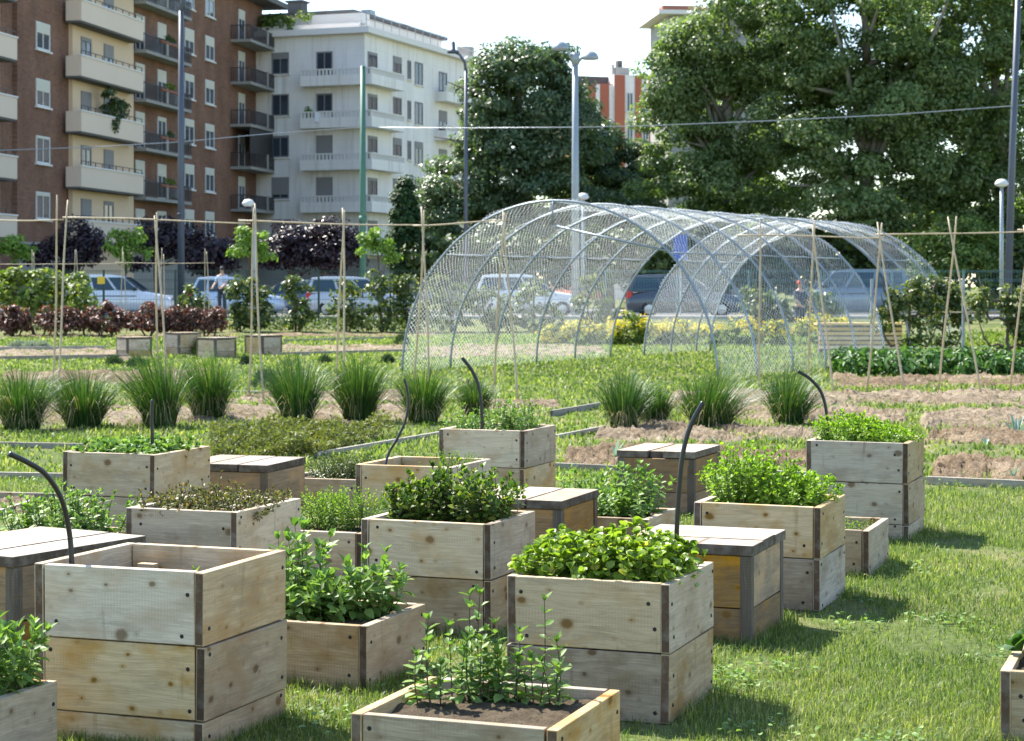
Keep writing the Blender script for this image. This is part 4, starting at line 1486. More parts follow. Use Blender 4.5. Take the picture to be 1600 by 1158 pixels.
# the big trees behind the street
tree("plane_tree", "tall plane tree right of the white and brick block, leftmost of the big green trees", "tree", 1130, 104, [(1150, 70, 190, 210), (1095, 105, 110, 130), (1070, 85, 70, 90), (1052, 150, 90, 100), (1050, 108, 70, 76), (1034, 175, 70, 80), (1068, 75, 60, 56), (1050, 205, 90, 70), (1240, 120, 160, 160), (1240, 250, 160, 150), (1102, 160, 130, 140), (1180, 180, 230, 190), (1078, 258, 120, 120), (1150, 290, 240, 130), (1200, -40, 220, 220), (1050, 330, 130, 110), (1160, 370, 260, 110)], 110000, .21, 'tree_plane', .42, 1.0, 330, "big plane trees", 'bark_grey', 16)
tree("plane_tree", "huge plane tree in the middle of the right hand trees, mottled trunk showing", "tree", 1350, 100, [(1330, 60, 260, 240), (1400, 160, 250, 230), (1290, 210, 190, 190), (1370, 300, 260, 120), (1420, -30, 260, 200), (1250, 20, 170, 180), (1330, 360, 260, 110), (1420, 60, 150, 150), (1405, 160, 150, 130), (1460, 130, 150, 150), (1410, 170, 90, 90), (1450, 250, 160, 150), (1300, 120, 150, 120)], 120000, .21, 'tree_plane', .45, 1.0, 380, "big plane trees", 'bark_grey', 18)
tree("plane_tree", "plane tree at the right edge behind the dark lamp pole", "tree", 1560, 103, [(1540, 80, 240, 260), (1600, 180, 260, 230), (1500, 230, 190, 190), (1580, 310, 240, 110), (1640, -10, 260, 200), (1480, 330, 170, 110), (1570, 370, 220, 110), (1400, 172, 70, 70), (1395, 180, 50, 50)], 105000, .21, 'tree_plane', .45, 1.0, 340, "big plane trees", 'bark_grey', 16)
tree("dark_tree", "dark dense tree in front of the white block, left of the double lamp", "tree", 820, 108, [(820, 150, 170, 150), (868, 220, 150, 180), (790, 250, 150, 170), (720, 300, 120, 110), (860, 320, 230, 90), (735, 350, 150, 90), (790, 100, 100, 70), (850, 105, 90, 70), (765, 165, 90, 110), (755, 225, 80, 90), (868, 168, 60, 80), (690, 330, 60, 70), (810, 385, 250, 80)], 90000, .22, 'tree_dark', .4, .85, 380, "dark street trees", 'bark', 14)
tree("dark_tree", "dark dense tree right of the double lamp, below the brick and white block", "tree", 950, 112, [(935, 240, 70, 100), (950, 275, 130, 120), (985, 290, 100, 130), (950, 335, 170, 80), (915, 218, 70, 70), (940, 390, 190, 90)], 50000, .22, 'tree_dark', .35, .85, 190, "dark street trees", 'bark', 10)
tree("cypress_tree", "slim dark green conifer left of the dark tree", "tree", 632, 100, [(632, 405, 52, 70), (630, 370, 50, 70), (634, 340, 40, 66), (631, 318, 32, 56), (633, 300, 22, 44), (632, 285, 11, 30)], 12000, .19, 'conifer', .16, .30, 230, None, 'bark', 4, up=0.9)
for i, (x, y, w_, h_, lb) in enumerate(((20, 384, 64, 44, "young light green street tree at the left edge"), (197, 388, 62, 48, "young light green street tree before the brick block"), (390, 384, 58, 46, "young light green street tree left of the purple trees"),
                                        (592, 384, 52, 44, "young light green street tree between green pole and conifer"))):
    tree("young_tree", lb, "tree", x, 82, [(x + w_ * a_, y + h_ * b_, w_ * c_, h_ * d_) for a_, b_, c_, d_ in [(random.uniform(-.5, .5), random.uniform(-.5, .45), random.uniform(.18, .4), random.uniform(.2, .42)) for _ in range(10)] + [(0, .1, .4, .5)]], 1300, .16, 'limetree', .05, .26, 60, "young street trees", 'bark', 6)
for i, (blobs, lb) in enumerate((([(118, 380, 70, 66), (90, 402, 90, 44), (140, 392, 50, 50)], "dark purple tree left of the second young tree"), ([(245, 372, 70, 66), (285, 385, 80, 60), (310, 402, 80, 46), (220, 395, 50, 50)], "dark purple tree in front of the brick block's dark balconies"),
                                 ([(458, 386, 66, 60), (432, 402, 50, 46), (475, 404, 60, 44)], "dark purple tree at the left foot of the white block"), ([(505, 372, 56, 60), (530, 385, 50, 50), (520, 402, 90, 46)], "dark purple tree left of the green pole"), ([(340, 405, 60, 50)], "small dark purple tree before the brick block's right end"))):
    tree("purple_tree", lb, "tree", blobs[0][0], 94, blobs, 5200, .19, 'plum', .13, .6, 60, "purple leaved street trees", 'bark', 7)
for i, (x, y, w_, h_) in enumerate(((1050, 350, 190, 190), (1180, 340, 190, 190), (1290, 335, 190, 200), (1410, 335, 190, 200), (1520, 330, 190, 200), (1640, 340, 190, 200), (690, 405, 130, 70), (800, 405, 150, 80), (905, 400, 140, 90), (1010, 395, 150, 100), (1120, 395, 160, 110), (1240, 395, 160, 110), (1350, 390, 150, 120), (1590, 400, 120, 100))):
    Y = 99 if h_ < 125 else 122
    b = px_blob(x, y, w_, h_, Y, .7)
    root = thing("hedge_shrub", "dark shrub in the shaded row beneath the big trees", "shrub", (b[0], Y, .42), 0, "dark shrubs beneath the trees")
    foliage([b, (b[0] + b[3] * .3, Y, max(.9, b[2] - b[5] * .6), b[3], b[4], b[5] * .6)], 5200 if h_ < 125 else 12000, .26, 'hedge', root, "foliage", clump=.55, nclump=80, origin=root.location)
b = [px_blob(1500, 385, 120, 100, 92), px_blob(1450, 400, 90, 80, 92), px_blob(1540, 400, 80, 80, 92), px_blob(1480, 430, 150, 60, 92)]
root = thing("green_bush", "big round green bush with lime tips left of the small lamp at the right", "bush", (b[0][0], 92, .42))
foliage(b, 9000, .2, 'bushlime', root, "foliage", clump=.55, nclump=120, origin=root.location)


def shrub(name, label, cat, x, base_y, blobs, Y, n, L, mat, group=None, clump=.3, ncl=30, stems=3, smat='bark', tpl=LEAF_QUAD, W=.62):
    z0 = gz(Y)
    root = thing(name, label, cat, ((x - 800) / F * Y, Y, z0), 0, group)
    bl = [px_blob(*b, Y, .6) for b in blobs]
    foliage(bl, n, L, mat, root, "foliage", clump=clump, nclump=ncl, origin=root.location, tpl=tpl, W=W)
    if stems:
        sb = MB()
        for i in range(stems):
            b = bl[i % len(bl)]
            e = Vector((b[0] - root.location.x + random.uniform(-.5, .5) * b[3], random.uniform(-.2, .2), b[2] - z0 + b[5] * .3))
            s = Vector((random.uniform(-.1, .1) + e.x * .2, 0, -.05))
            sb.tube([s, (s + e) / 2 + Vector((random.uniform(-.1, .1), 0, .05)), e], [.035, .025, .01], 6)
        sb.build("stem", M[smat], root, smooth=True)
    return root


# vines and shrubs along the fence
shrub("grape_vine", "large grape vine with yellow tips at the left edge", "vine", 60, 515, [(40, 455, 100, 60), (80, 470, 90, 70), (20, 440, 60, 30), (110, 455, 50, 60)], 62, 2800, .17, 'vine', "vines along the fence", .4, 50, 4)
shrub("grape_vine", "small vine between the white car and the red shrubs", "vine", 130, 515, [(128, 470, 36, 70), (135, 500, 30, 30)], 61, 700, .16, 'vine', "vines along the fence", .3, 14, 2)
for x, w_, y, h_, lb in ((303, 44, 475, 50, "shrub left of the man in the pale shirt"), (402, 46, 475, 80, "shrub covering the front of the pale blue car"), (372, 30, 470, 80, "upright shrub right of the man in the pale shirt"), (465, 46, 470, 90, "tall brownish shrub between the blue car and the silver car"),
                         (545, 66, 475, 80, "shrub in front of the silver car's door"), (600, 60, 465, 90, "tall shrub in front of the silver car's bonnet"), (640, 56, 465, 80, "shrub touching the net tunnel's left side"), (705, 80, 470, 80, "shrub seen through the front of the tunnel net"), (770, 70, 480, 70, "shrub below the white car seen through the net"),
                         (838, 70, 480, 90, "shrub seen through the net below the double lamp"), (925, 60, 470, 80, "shrub seen through the net left of the dark car"), (1185, 70, 478, 60, "shrub behind the tunnel net right of the dark car"), (1285, 60, 480, 60, "shrub behind the tunnel net right of the person with the red cap"), (1215, 50, 485, 40, "low shrub behind the tunnel net left of the person with the red cap")):
    shrub("fence_shrub", lb, "shrub", x, 515, [(x, y, w_, h_ * .8), (x + w_ * .2, y + h_ * .25, w_ * .8, h_ * .5), (x - w_ * .15, y - h_ * .25, w_ * .6, h_ * .5), (x, 505, w_ * .9, 20)], 64, 900, .15, 'shrub', "shrubs along the fence", .20, 46, 4)
for x, w_, lb in ((20, 60, "red barberry at the left edge"), (95, 80, "red barberry below the grape vine"), (165, 80, "red barberry below the white car's door"), (232, 76, "red barberry below the white car's bonnet"), (325, 50, "red barberry below the man in the pale shirt"), (285, 44, "thin red barberry right of the white car")):
    shrub("barberry", lb, "barberry", x, 512, [(x, 503, w_ * 1.05, 20), (x - w_ * .33, 494, w_ * .26, 30), (x + w_ * .34, 497, w_ * .28, 26), (x + w_ * .02, 491, w_ * .2, 32), (x - w_ * .15, 497, w_ * .25, 24), (x + w_ * .18, 499, w_ * .2, 28), (x, 511, w_, 16)], 60, 2300, .11, 'barberry', "red barberry shrubs", .20, 60, 3)
# yellow flowers
for i, (x, y, w_, h_) in enumerate(((905, 528, 50, 60), (985, 520, 66, 72), (1020, 528, 50, 54), (1060, 526, 58, 56), (1110, 528, 50, 50), (1165, 524, 58, 56), (1215, 526, 54, 54), (1275, 522, 64, 60), (1305, 520, 48, 50), (862, 534, 44, 54), (945, 530, 50, 50))):
    Y = 52
    g = (x - 800) / F * Y
    root = thing("yellow_flower_clump", "clump of yellow flowers on green leaves behind the net tunnels", "flowers", (g, Y, 0), 0, "yellow flower clumps")
    foliage([px_blob(x, y, w_, h_ * .8, Y, .6), px_blob(x, y + h_ * .35, w_ * 1.2, h_ * .5, Y, .6)], 1100, .11, 'vine', root, "foliage", clump=.2, nclump=20, origin=root.location)
    fl = foliage([px_blob(x, y - h_ * .22, w_ * .95, h_ * .46, Y - .15, .6)], 240, .078, 'yellowfl', root, "flowers", clump=.2, nclump=16, origin=root.location)
    fl["kind"] = "stuff"
# potato row
for i in range(16):
    x = 1312 + i * 24 + random.uniform(-4, 4)
    g = G(x, 585 + random.uniform(-4, 3))
    root = thing("potato_plant", "leafy potato plant in the dense row right of the net tunnels", "potato plant", g, 0, "potato plants in a row")
    foliage([(g.x, g.y, .19, .24, .42, .22)], 420, .11, 'potato', root, "foliage", clump=.13, nclump=30, origin=root.location, tpl=LEAF_FINE, W=.55)


# espalier fruit trees on wires
def espalier(label, x, Y, wpx, y_top, y_bot, seed):
    random.seed(seed)
    base = P(x, HY + F * CH / Y, Y)
    root = thing("fruit_tree", label, "fruit tree", base, 0, "trained fruit trees")
    b = MB()
    k = Y / F
    hw = wpx / 2 * k
    zt = P(x, y_top, Y).z
    zb = P(x, y_bot, Y).z
    b.tube([(0, 0, -.05), (.03, 0, .2), (-.02, .02, .4), (.02, 0, zb + .2), (0, 0, zt * .9)], [.05, .045, .04, .03, .012], 8)
    for s in (-1, 1):
        for j, zz in enumerate((.25, zb + .15, (zb + zt) / 2)):
            b.tube([(0, 0, zz), (s * hw * .3, .02, zz + .10), (s * hw * .55, 0, zz + .05), (s * hw * .75, .02, zz + .25), (s * hw * .9, 0, zz + .55)], [.035, .03, .026, .02, .008], 6)
    b.build("trunk", M['bark'], root, smooth=True)
    bl = []
    for i in range(9):
        bl.append(px_blob(x + random.uniform(-.45, .45) * wpx, random.uniform(y_top + 14, y_bot), wpx * .32, 44, Y, .5))
    for i in range(3):
        bl.append(px_blob(x + random.uniform(-.4, .4) * wpx, y_bot + random.uniform(10, 40), wpx * .16, 34, Y, .5))
    foliage(bl, 1900, .10, 'shrub', root, "crown", clump=.17, nclump=75, origin=root.location, tpl=LEAF_QUAD)


espalier("trained fruit tree in front of the rear net tunnel's right side", 1420, 41, 100, 440, 510, 3)
espalier("trained fruit tree left of the gap with the road showing", 1475, 42, 70, 440, 500, 4)
espalier("trained fruit tree at the right edge behind the potato row", 1575, 41, 100, 438, 515, 5)
random.seed(21)
wire_root = thing("wire_trellis", "low wire rail carrying the trained fruit trees", "trellis", P(1420, 565, 41))
wb = P(1360, 488, 41.2)
MB().tube([wb - wire_root.location, P(1660, 488, 41.2) - wire_root.location], .014, 6).build("rail", M['bamboo'], wire_root)
for x in (1362, 1505, 1660):
    p = P(x, HY + F * CH / 41.2, 41.2)
    MB().tube([p - wire_root.location, p + Vector((0, 0, 1.7)) - wire_root.location], .03, 8).build("post", M['lamp_grey'], wire_root)

# slatted bench planter
bc = G(1345, 552)
root = thing("slatted_bench", "long pale slatted wooden bench behind the rear net tunnel", "bench", bc, R(-2))
for k in range(5):
    MB().box(-.95, .95, -.02, .02, .10 + k * .105, .175 + k * .105).build("slat", M['bench_wood'], root, bevel=.004)
MB().box(-1.02, 1.02, -.06, .42, .65, .70).build("seat", M['bench_wood'], root, bevel=.004)
MB().box(-.95, .95, .03, .05, .05, .64).build("gap_shade_panel", M['conc_dark'], root)  # dark sheet added behind the slats, stands in for shade in the gaps
for s in (-.9, 0, .9):
    MB().box(s - .04, s + .04, .055, .40, -.02, .648).build("leg", M['wood_grey'], root, bevel=.004)
for s in ():
    MB().box(s - .04, s + .04, .025, .40, -.02, .648).build("leg", M['wood_grey'], root, bevel=.004)


# ------------------------------------------------------------------ street: fence, lamps, wire, signs
FY = 69.0
fz = gz(FY)
root = thing("mesh_fence", "dark green wire mesh fence between the garden and the street", "fence", ((-60 / F) * FY, FY, fz))
ox = root.location.x
px_posts = list(range(-64, 1800, 112))
for x in px_posts:
    X = (x + 2 - 800) / F * FY
    MB().box(X - ox - .035, X - ox + .035, -.035, .035, -.1, 1.86).build("post", M['fence_green'] if x < 900 else M['fence_teal'], root)
for i in range(len(px_posts) - 1):
    x0, x1 = (px_posts[i] + 2 - 800) / F * FY - ox, (px_posts[i + 1] + 2 - 800) / F * FY - ox
    b = MB()
    for zz in (.08, .45, .82, 1.18, 1.46, 1.52, 1.78, 1.83):
        b.box(x0 + .04, x1 - .04, -.008, .008, zz, zz + .014)
    n = int((x1 - x0) / .1)
    for k in range(1, n):
        xx = x0 + .04 + (x1 - x0 - .08) * k / n
        b.box(xx - .0025, xx + .0025, -.014, -.009, .05, 1.85)
    b.build("mesh_panel", M['fence_green'] if i < 8 else M['fence_teal'], root)
root = thing("fence_sign", "small yellow sign plate on a fence post before the white car", "sign", P(158, 438, FY - .06))
MB().box(-.13, .13, -.01, .01, -.13, .13).build("plate", M['yellow'], root, bevel=.003)
root = thing("parking_sign", "blue sign plate on a thin post behind the net tunnel", "sign", P(1063, 500, 75.5))
MB().tube([(0, 0, -.2), (0, 0, 3.2)], .03, 8).build("post", M['lamp_grey'], root)
o = MB().box(-.27, .27, -.05, -.03, 2.25, 3.25).build("plate", M['blue'], root, bevel=.005)


def lamp_base(name, label, x, Y, ztop, r, mat, lean=0.0):
    root = thing(name, label, "street lamp", ((x - 800) / F * Y, Y, gz(Y)), 0)
    H = ztop - gz(Y)
    MB().tube([(0, 0, -.1), (lean * .5, 0, H * .5), (lean, 0, H)], [r * 1.15, r, r * .8], 12).build("pole", M[mat], root, smooth=True)
    return root, H


# double headed lamp
root, H = lamp_base("street_lamp", "tall grey street lamp with two bowl heads behind the net tunnel", 899, 77, 10.45, .145, 'lamp_grey')
MB().tube([(0, 0, H - .3), (0, 0, H + .15)], [.16, .16], 12).build("collar", M['lamp_grey'], root, smooth=True)
for s, zz in ((-1, .25), (1, -.12)):
    h = MB()
    h.tube([(0, 0, H - .35), (s * .28, 0, H + .05 + zz * .5), (s * .42, 0, H + .15 + zz)], [.06, .05, .05], 8)
    h.build("arm", M['lamp_grey'], root, smooth=True)
    hd = MB().lathe([(.02, .30), (.16, .27), (.27, .18), (.33, .05), (.34, 0), (.30, -.04)], n=20)
    hd.v = [(x * 1.0 + s * .58, y, z + H + .05 + zz) for x, y, z in hd.v]
    o = hd.build("lamp_head", M['lamp_grey'], root, smooth=True)
for x, y, Y, lb, sx in ((911, 307, 84, "short lamp with a globe head right behind the double lamp", 0), (388, 317, 80, "short lamp with mushroom head before the brick and white buildings", 0.24), (1565, 286, 74, "short lamp with mushroom head at the right edge", 0)):
    zt = P(x, y, Y).z
    root, H = lamp_base("street_lamp", lb, x + sx * F / Y * 1.0, Y, zt - .05, .075, 'lamp_grey')
    hd = MB().lathe([(.05, .2), (.17, .16), (.25, .05), (.26, 0), (.2, -.06), (.08, -.10)], n=18)
    hd.v = [(a - sx, b_, c_ + H) for a, b_, c_ in hd.v]
    hd.build("lamp_head", M['metal_white'], root, smooth=True)
    if sx:
        MB().tube([(0, 0, H - .25), (-sx * .6, 0, H - .02), (-sx, 0, H + .02)], .04, 8).build("arm", M['lamp_grey'], root, smooth=True)
root, H = lamp_base("street_lamp", "tall dark lamp post with a curved top before the brick building", 283, 84, 13.2, .135, 'lamp_dark')
MB().tube([(0, 0, H - .05), (.05, 0, H + .4), (.25, 0, H + .8), (.7, 0, H + 1.0), (1.4, 0, H + 1.05)], [.1, .09, .08, .07, .06], 8).build("arm", M['lamp_dark'], root, smooth=True)
MB().box(1.3, 2.0, -.14, .14, H + .98, H + 1.12).build("lamp_head", M['lamp_grey'], root, bevel=.04)
MB().tube([(0, 0, H * .33), (0, 0, H * .33 + .08)], [.17, .17], 10).build("clamp", M['lamp_dark'], root, smooth=True)
root, H = lamp_base("street_lamp", "slim dark lamp post with a bent arm beside the dark tree", 728, 96, 12.0, .10, 'lamp_dark')
MB().tube([(0, 0, H - .1), (-.05, 0, H + .35), (-.3, 0, H + .75), (-.75, 0, H + .95)], [.08, .07, .06, .05], 8).build("arm", M['lamp_dark'], root, smooth=True)
hd = MB().lathe([(.03, .5), (.1, .45), (.12, .1), (.3, 0), (.28, -.08)], n=12)
hd.v = [(a - .62, b_, c_ + H + .9) for a, b_, c_ in hd.v]
hd.build("lamp_head", M['lamp_dark'], root, smooth=True)
z_ = P(567, 100, 92).z
root = thing("cable_pole", "plain green cable pole before the white building", "pole", ((567 - 800) / F * 92, 92, gz(92)))
MB().tube([(0, 0, -.1), (0, 0, 4), (0, 0, z_ - .4)], [.17, .15, .12], 12).build("shaft", M['lamp_green'], root, smooth=True)
MB().tube([(0, 0, 4.2), (0, 0, 4.5)], [.19, .19], 12).build("collar", M['lamp_green'], root, smooth=True)
root = thing("cable_pole", "tall dark leaning pole at the right edge", "pole", ((1574 - 800) / F * 80, 80, gz(80)))
MB().tube([(0, 0, -.1), (.18, 0, 6), (.5, 0, 14.5)], [.15, .14, .11], 12).build("shaft", M['lamp_dark'], root, smooth=True)
wp = [P(-80, 239, 84), P(0, 235, 84), P(140, 230, 84), P(281, 222, 84), P(430, 208, 88), P(567, 199, 92), P(728, 200, 88), P(899, 199, 78), P(1000, 197, 78), P(1200, 189, 79), P(1400, 179, 80), P(1590, 165, 80), P(1700, 158, 80)]
o = MB().tube([p - wp[5] for p in wp], .016, 6).build("overhead_cable", M['lamp_grey'], None, smooth=True)
o.location = wp[5]
tag(o, "thin overhead cable spanning the whole street between the poles", "cable")


# ------------------------------------------------------------------ cars
def car(label, x, Y, flip, paint, L=4.3, H=1.5, kind='hatch', cat="car", group="cars parked along the street", Wd=1.76):
    root = thing("parked_car", label, cat, ((x - 800) / F * Y, Y, 0.305), math.pi if flip else 0, group)
    h = Wd / 2
    belt = H * .62
    # lower body stations: x, bottom, top, half width   (+x is the nose)
    st = [(-.5, .34, .72, .78), (-.485, .26, .86, .9), (-.44, .22, .93, .97), (-.3, .2, belt / 1.0, 1), (-.05, .2, belt, 1), (.16, .2, belt * .985, 1), (.25, .2, belt * .95, .99), (.38, .2, belt * .86, .96), (.46, .22, belt * .76, .88), (.49, .26, belt * .62, .8), (.5, .32, belt * .52, .72)]
    if kind == 'van':
        st = [(-.5, .3, belt * .95, .9), (-.49, .24, belt, .97), (-.3, .2, belt, 1), (0, .2, belt, 1), (.25, .2, belt, 1), (.34, .2, belt * .92, .98), (.45, .22, belt * .8, .92), (.49, .26, belt * .62, .85), (.5, .32, belt * .5, .78)]
    V, Fc = [], []
    for (t, zb, zt, wf) in st:
        w_ = h * wf
        for yy, zz in ((-.8 * w_, zb), (-w_ * .98, zb + .12), (-w_, (zb + zt) / 2), (-w_ * .97, zt - .08), (-w_ * .88, zt), (0, zt + .025), (w_ * .88, zt), (w_ * .97, zt - .08), (w_, (zb + zt) / 2), (w_ * .98, zb + .12), (.8 * w_, zb)):
            V.append((t * L, yy, zz))
    m = 11
    for i in range(len(st) - 1):
        for k in range(m):
            Fc.append((i * m + k, (i + 1) * m + k, (i + 1) * m + (k + 1) % m, i * m + (k + 1) % m))
    Fc.append(tuple(range(m)))
    Fc.append(tuple((len(st) - 1) * m + k for k in range(m - 1, -1, -1)))
    MB().add(V, Fc).build("body", paint, root, smooth=True)
    # cabin
    cs = {'hatch': (-.47, -.40, .02, .24), 'wagon': (-.49, -.45, .04, .25), 'suv': (-.49, -.43, .05, .25), 'van': (-.5, -.485, .18, .36)}[kind]
    a0, a1, a2, a3 = [q * L for q in cs]
    wb_, wr = h * .87, h * .70

    def ring(xb, xt, z, wd_):
        return None
    cv = [(a0, -wb_, belt - .05), (a0, wb_, belt - .05), (a1, wr, H - .05), (a1, -wr, H - .05), ((a1 * .75 + a2 * .25), wr, H), ((a1 * .75 + a2 * .25), -wr, H),
          (a2 * .8 + a1 * .2, wr, H - .005), (a2 * .8 + a1 * .2, -wr, H - .005), (a2, wr * .97, H - .06), (a2, -wr * .97, H - .06), (a3, wb_ * .95, belt - .07), (a3, -wb_ * .95, belt - .07)]
    cf = [(0, 1, 2, 3), (3, 2, 4, 5), (5, 4, 6, 7), (7, 6, 8, 9), (9, 8, 10, 11), (1, 10, 8, 6, 4, 2), (0, 3, 5, 7, 9, 11), (0, 11, 10, 1)]
    MB().add(cv, cf).build("cabin", paint, root, bevel=.05, smooth=False)

    def on_side(xx, zz, s):
        f = (zz - belt + .05) / (H - belt)
        return (xx, s * ((wb_ * (1 - f) + wr * f) + .016), zz)
    zlo, zhi = belt + .02, H - .13
    fr = (zhi - belt) / (H - belt)

    def xr(z):
        return a0 + (a1 - a0) * (z - belt) / (H - belt)

    def xf(z):
        return a3 + (a2 - a3) * (z - belt) / (H - belt)
    ms = [(xr(zlo) + .14, xr(zhi) + .14), None, (xf(zlo) - .14, xf(zhi) - .1)]
    cuts = [.0, .36, .40, .68, .72, 1.0] if kind != 'hatch' else [.0, .2, .24, .58, .62, 1.0]
    for s in (-1, 1):
        for j in range(0, 6, 2):
            f0, f1 = cuts[j], cuts[j + 1]
            lo0, lo1 = ms[0][0] + (ms[2][0] - ms[0][0]) * f0, ms[0][0] + (ms[2][0] - ms[0][0]) * f1
            hi0, hi1 = ms[0][1] + (ms[2][1] - ms[0][1]) * f0, ms[0][1] + (ms[2][1] - ms[0][1]) * f1
            q = [on_side(lo0, zlo, s), on_side(lo1, zlo, s), on_side(hi1, zhi, s), on_side(hi0, zhi, s)]
            q2 = [(a, b_ - s * .012, c_) for a, b_, c_ in q]
            MB().hexa(q + q2).build("side_window", M['car_glass'], root)
        mx = xf(zlo) - .25
        mb = MB().lathe([(.02, -.1), (.09, -.06), (.1, .04), (.03, .1)], n=10)
        mb.v = [(c_ + mx, b_ * .7 + s * (h + .06), a * .8 + belt + .06) for a, b_, c_ in mb.v]
        mb.build("mirror", M['car_dark'], root, smooth=True)
        # lamps
        o = MB().box(L * .40, L * .475, s * h * .62 - .13, s * h * .62 + .13, belt * .70, belt * .82).build("headlight", M['head_lamp'], root, bevel=.03)
        o = MB().box(-L * .496, -L * .455, s * h * .78 - .1, s * h * .78 + .1, belt * .72, belt * .98).build("tail_light", M['tail_red'], root, bevel=.03)
    # windscreens
    for (xb, xt, zt_, n_, sg) in ((a3, a2, H - .12, "windscreen", 1), (a0, a1, H - .13, "rear_window", -1)):
        f1 = (zt_ - belt) / (H - belt)
        x0, x1 = xb + sg * .02, xb + (xt - xb) * f1 + sg * .03
        q = [(x0, -wb_ * .82, belt + .02), (x0, wb_ * .82, belt + .02), (x1, wr * .88, zt_), (x1, -wr * .88, zt_)]
        q2 = [(a - sg * .03, b_, c_ - .01) for a, b_, c_ in q]
        MB().hexa(q + q2).build(n_, M['car_glass'], root)
    for xx in (-.31 * L, .31 * L):
        for s in (-1, 1):
            wr_ = MB().lathe([(.20, -.1), (.31, -.1), (.325, -.06), (.325, .06), (.31, .1), (.20, .1)], c=(xx, s * (h - .11), .325), n=20, axis='y').build("wheel", M['tyre'], root, smooth=True)
            MB().lathe([(.03, -.115), (.19, -.105), (.21, -.08), (.21, .08), (.19, .105), (.03, .115)], c=(xx, s * (h - .11), .325), n=16, axis='y').build("rim", M['rim'], wr_)
    for s in (-1, 1):
        MB().box(-L * .2, L * .2, s * (h + .004) - .004, s * (h + .004) + .004, belt * .78, belt * .81).build("trim_strip", M['car_dark'], root)
    MB().box(-.2, .2, -.05, -.03, 0, .1).v
    return root


car("white hatchback facing right behind the red barberry shrubs", 185, 80, False, carpaint("paint_white", (0.72, 0.73, 0.74)), 4.4, 1.72, 'suv')
car("pale blue car behind the man in the pale shirt", 372, 80.5, False, carpaint("paint_pale_blue", (0.48, 0.58, 0.70)), 3.9, 1.62, 'hatch')
car("silver estate car with a red tail light facing right, behind tall shrubs", 566, 79.5, False, carpaint("paint_silver", (0.50, 0.52, 0.55)), 4.4, 1.62, 'wagon')
car("white car seen through the front net tunnel", 826, 79.5, False, carpaint("paint_white_two", (0.74, 0.74, 0.74)), 4.3, 1.72, 'suv')
car("dark grey car seen through the gap between the tunnels", 1068, 79, False, carpaint("paint_dark_grey", (0.055, 0.065, 0.085)), 4.6, 1.70, 'suv')
car("blue grey van behind the rear net tunnel", 1330, 80, True, carpaint("paint_grey_blue", (0.13, 0.19, 0.26)), 4.2, 1.92, 'van', "van")
car("small blue car glimpsed between the blue car and the silver car", 446, 84, True, carpaint("paint_blue", (0.10, 0.15, 0.24)), 3.8, 1.5, 'hatch')


# ------------------------------------------------------------------ people
def skin_part(name, verts, edges, rad, mat, parent, sub=1):
    me = bpy.data.meshes.new(name)
    me.from_pydata([tuple(v) for v in verts], edges, [])
    o = link_mesh(name, me, mat, parent)
    sk = o.modifiers.new("skin", 'SKIN')
    for i, r_ in enumerate(rad):
        d = me.skin_vertices[0].data[i]
        d.radius = r_ if isinstance(r_, tuple) else (r_, r_)
        d.use_root = (i == 0)
    sk.use_smooth_shade = True
    ss = o.modifiers.new("sub", 'SUBSURF')
    ss.levels = ss.render_levels = sub
    return o


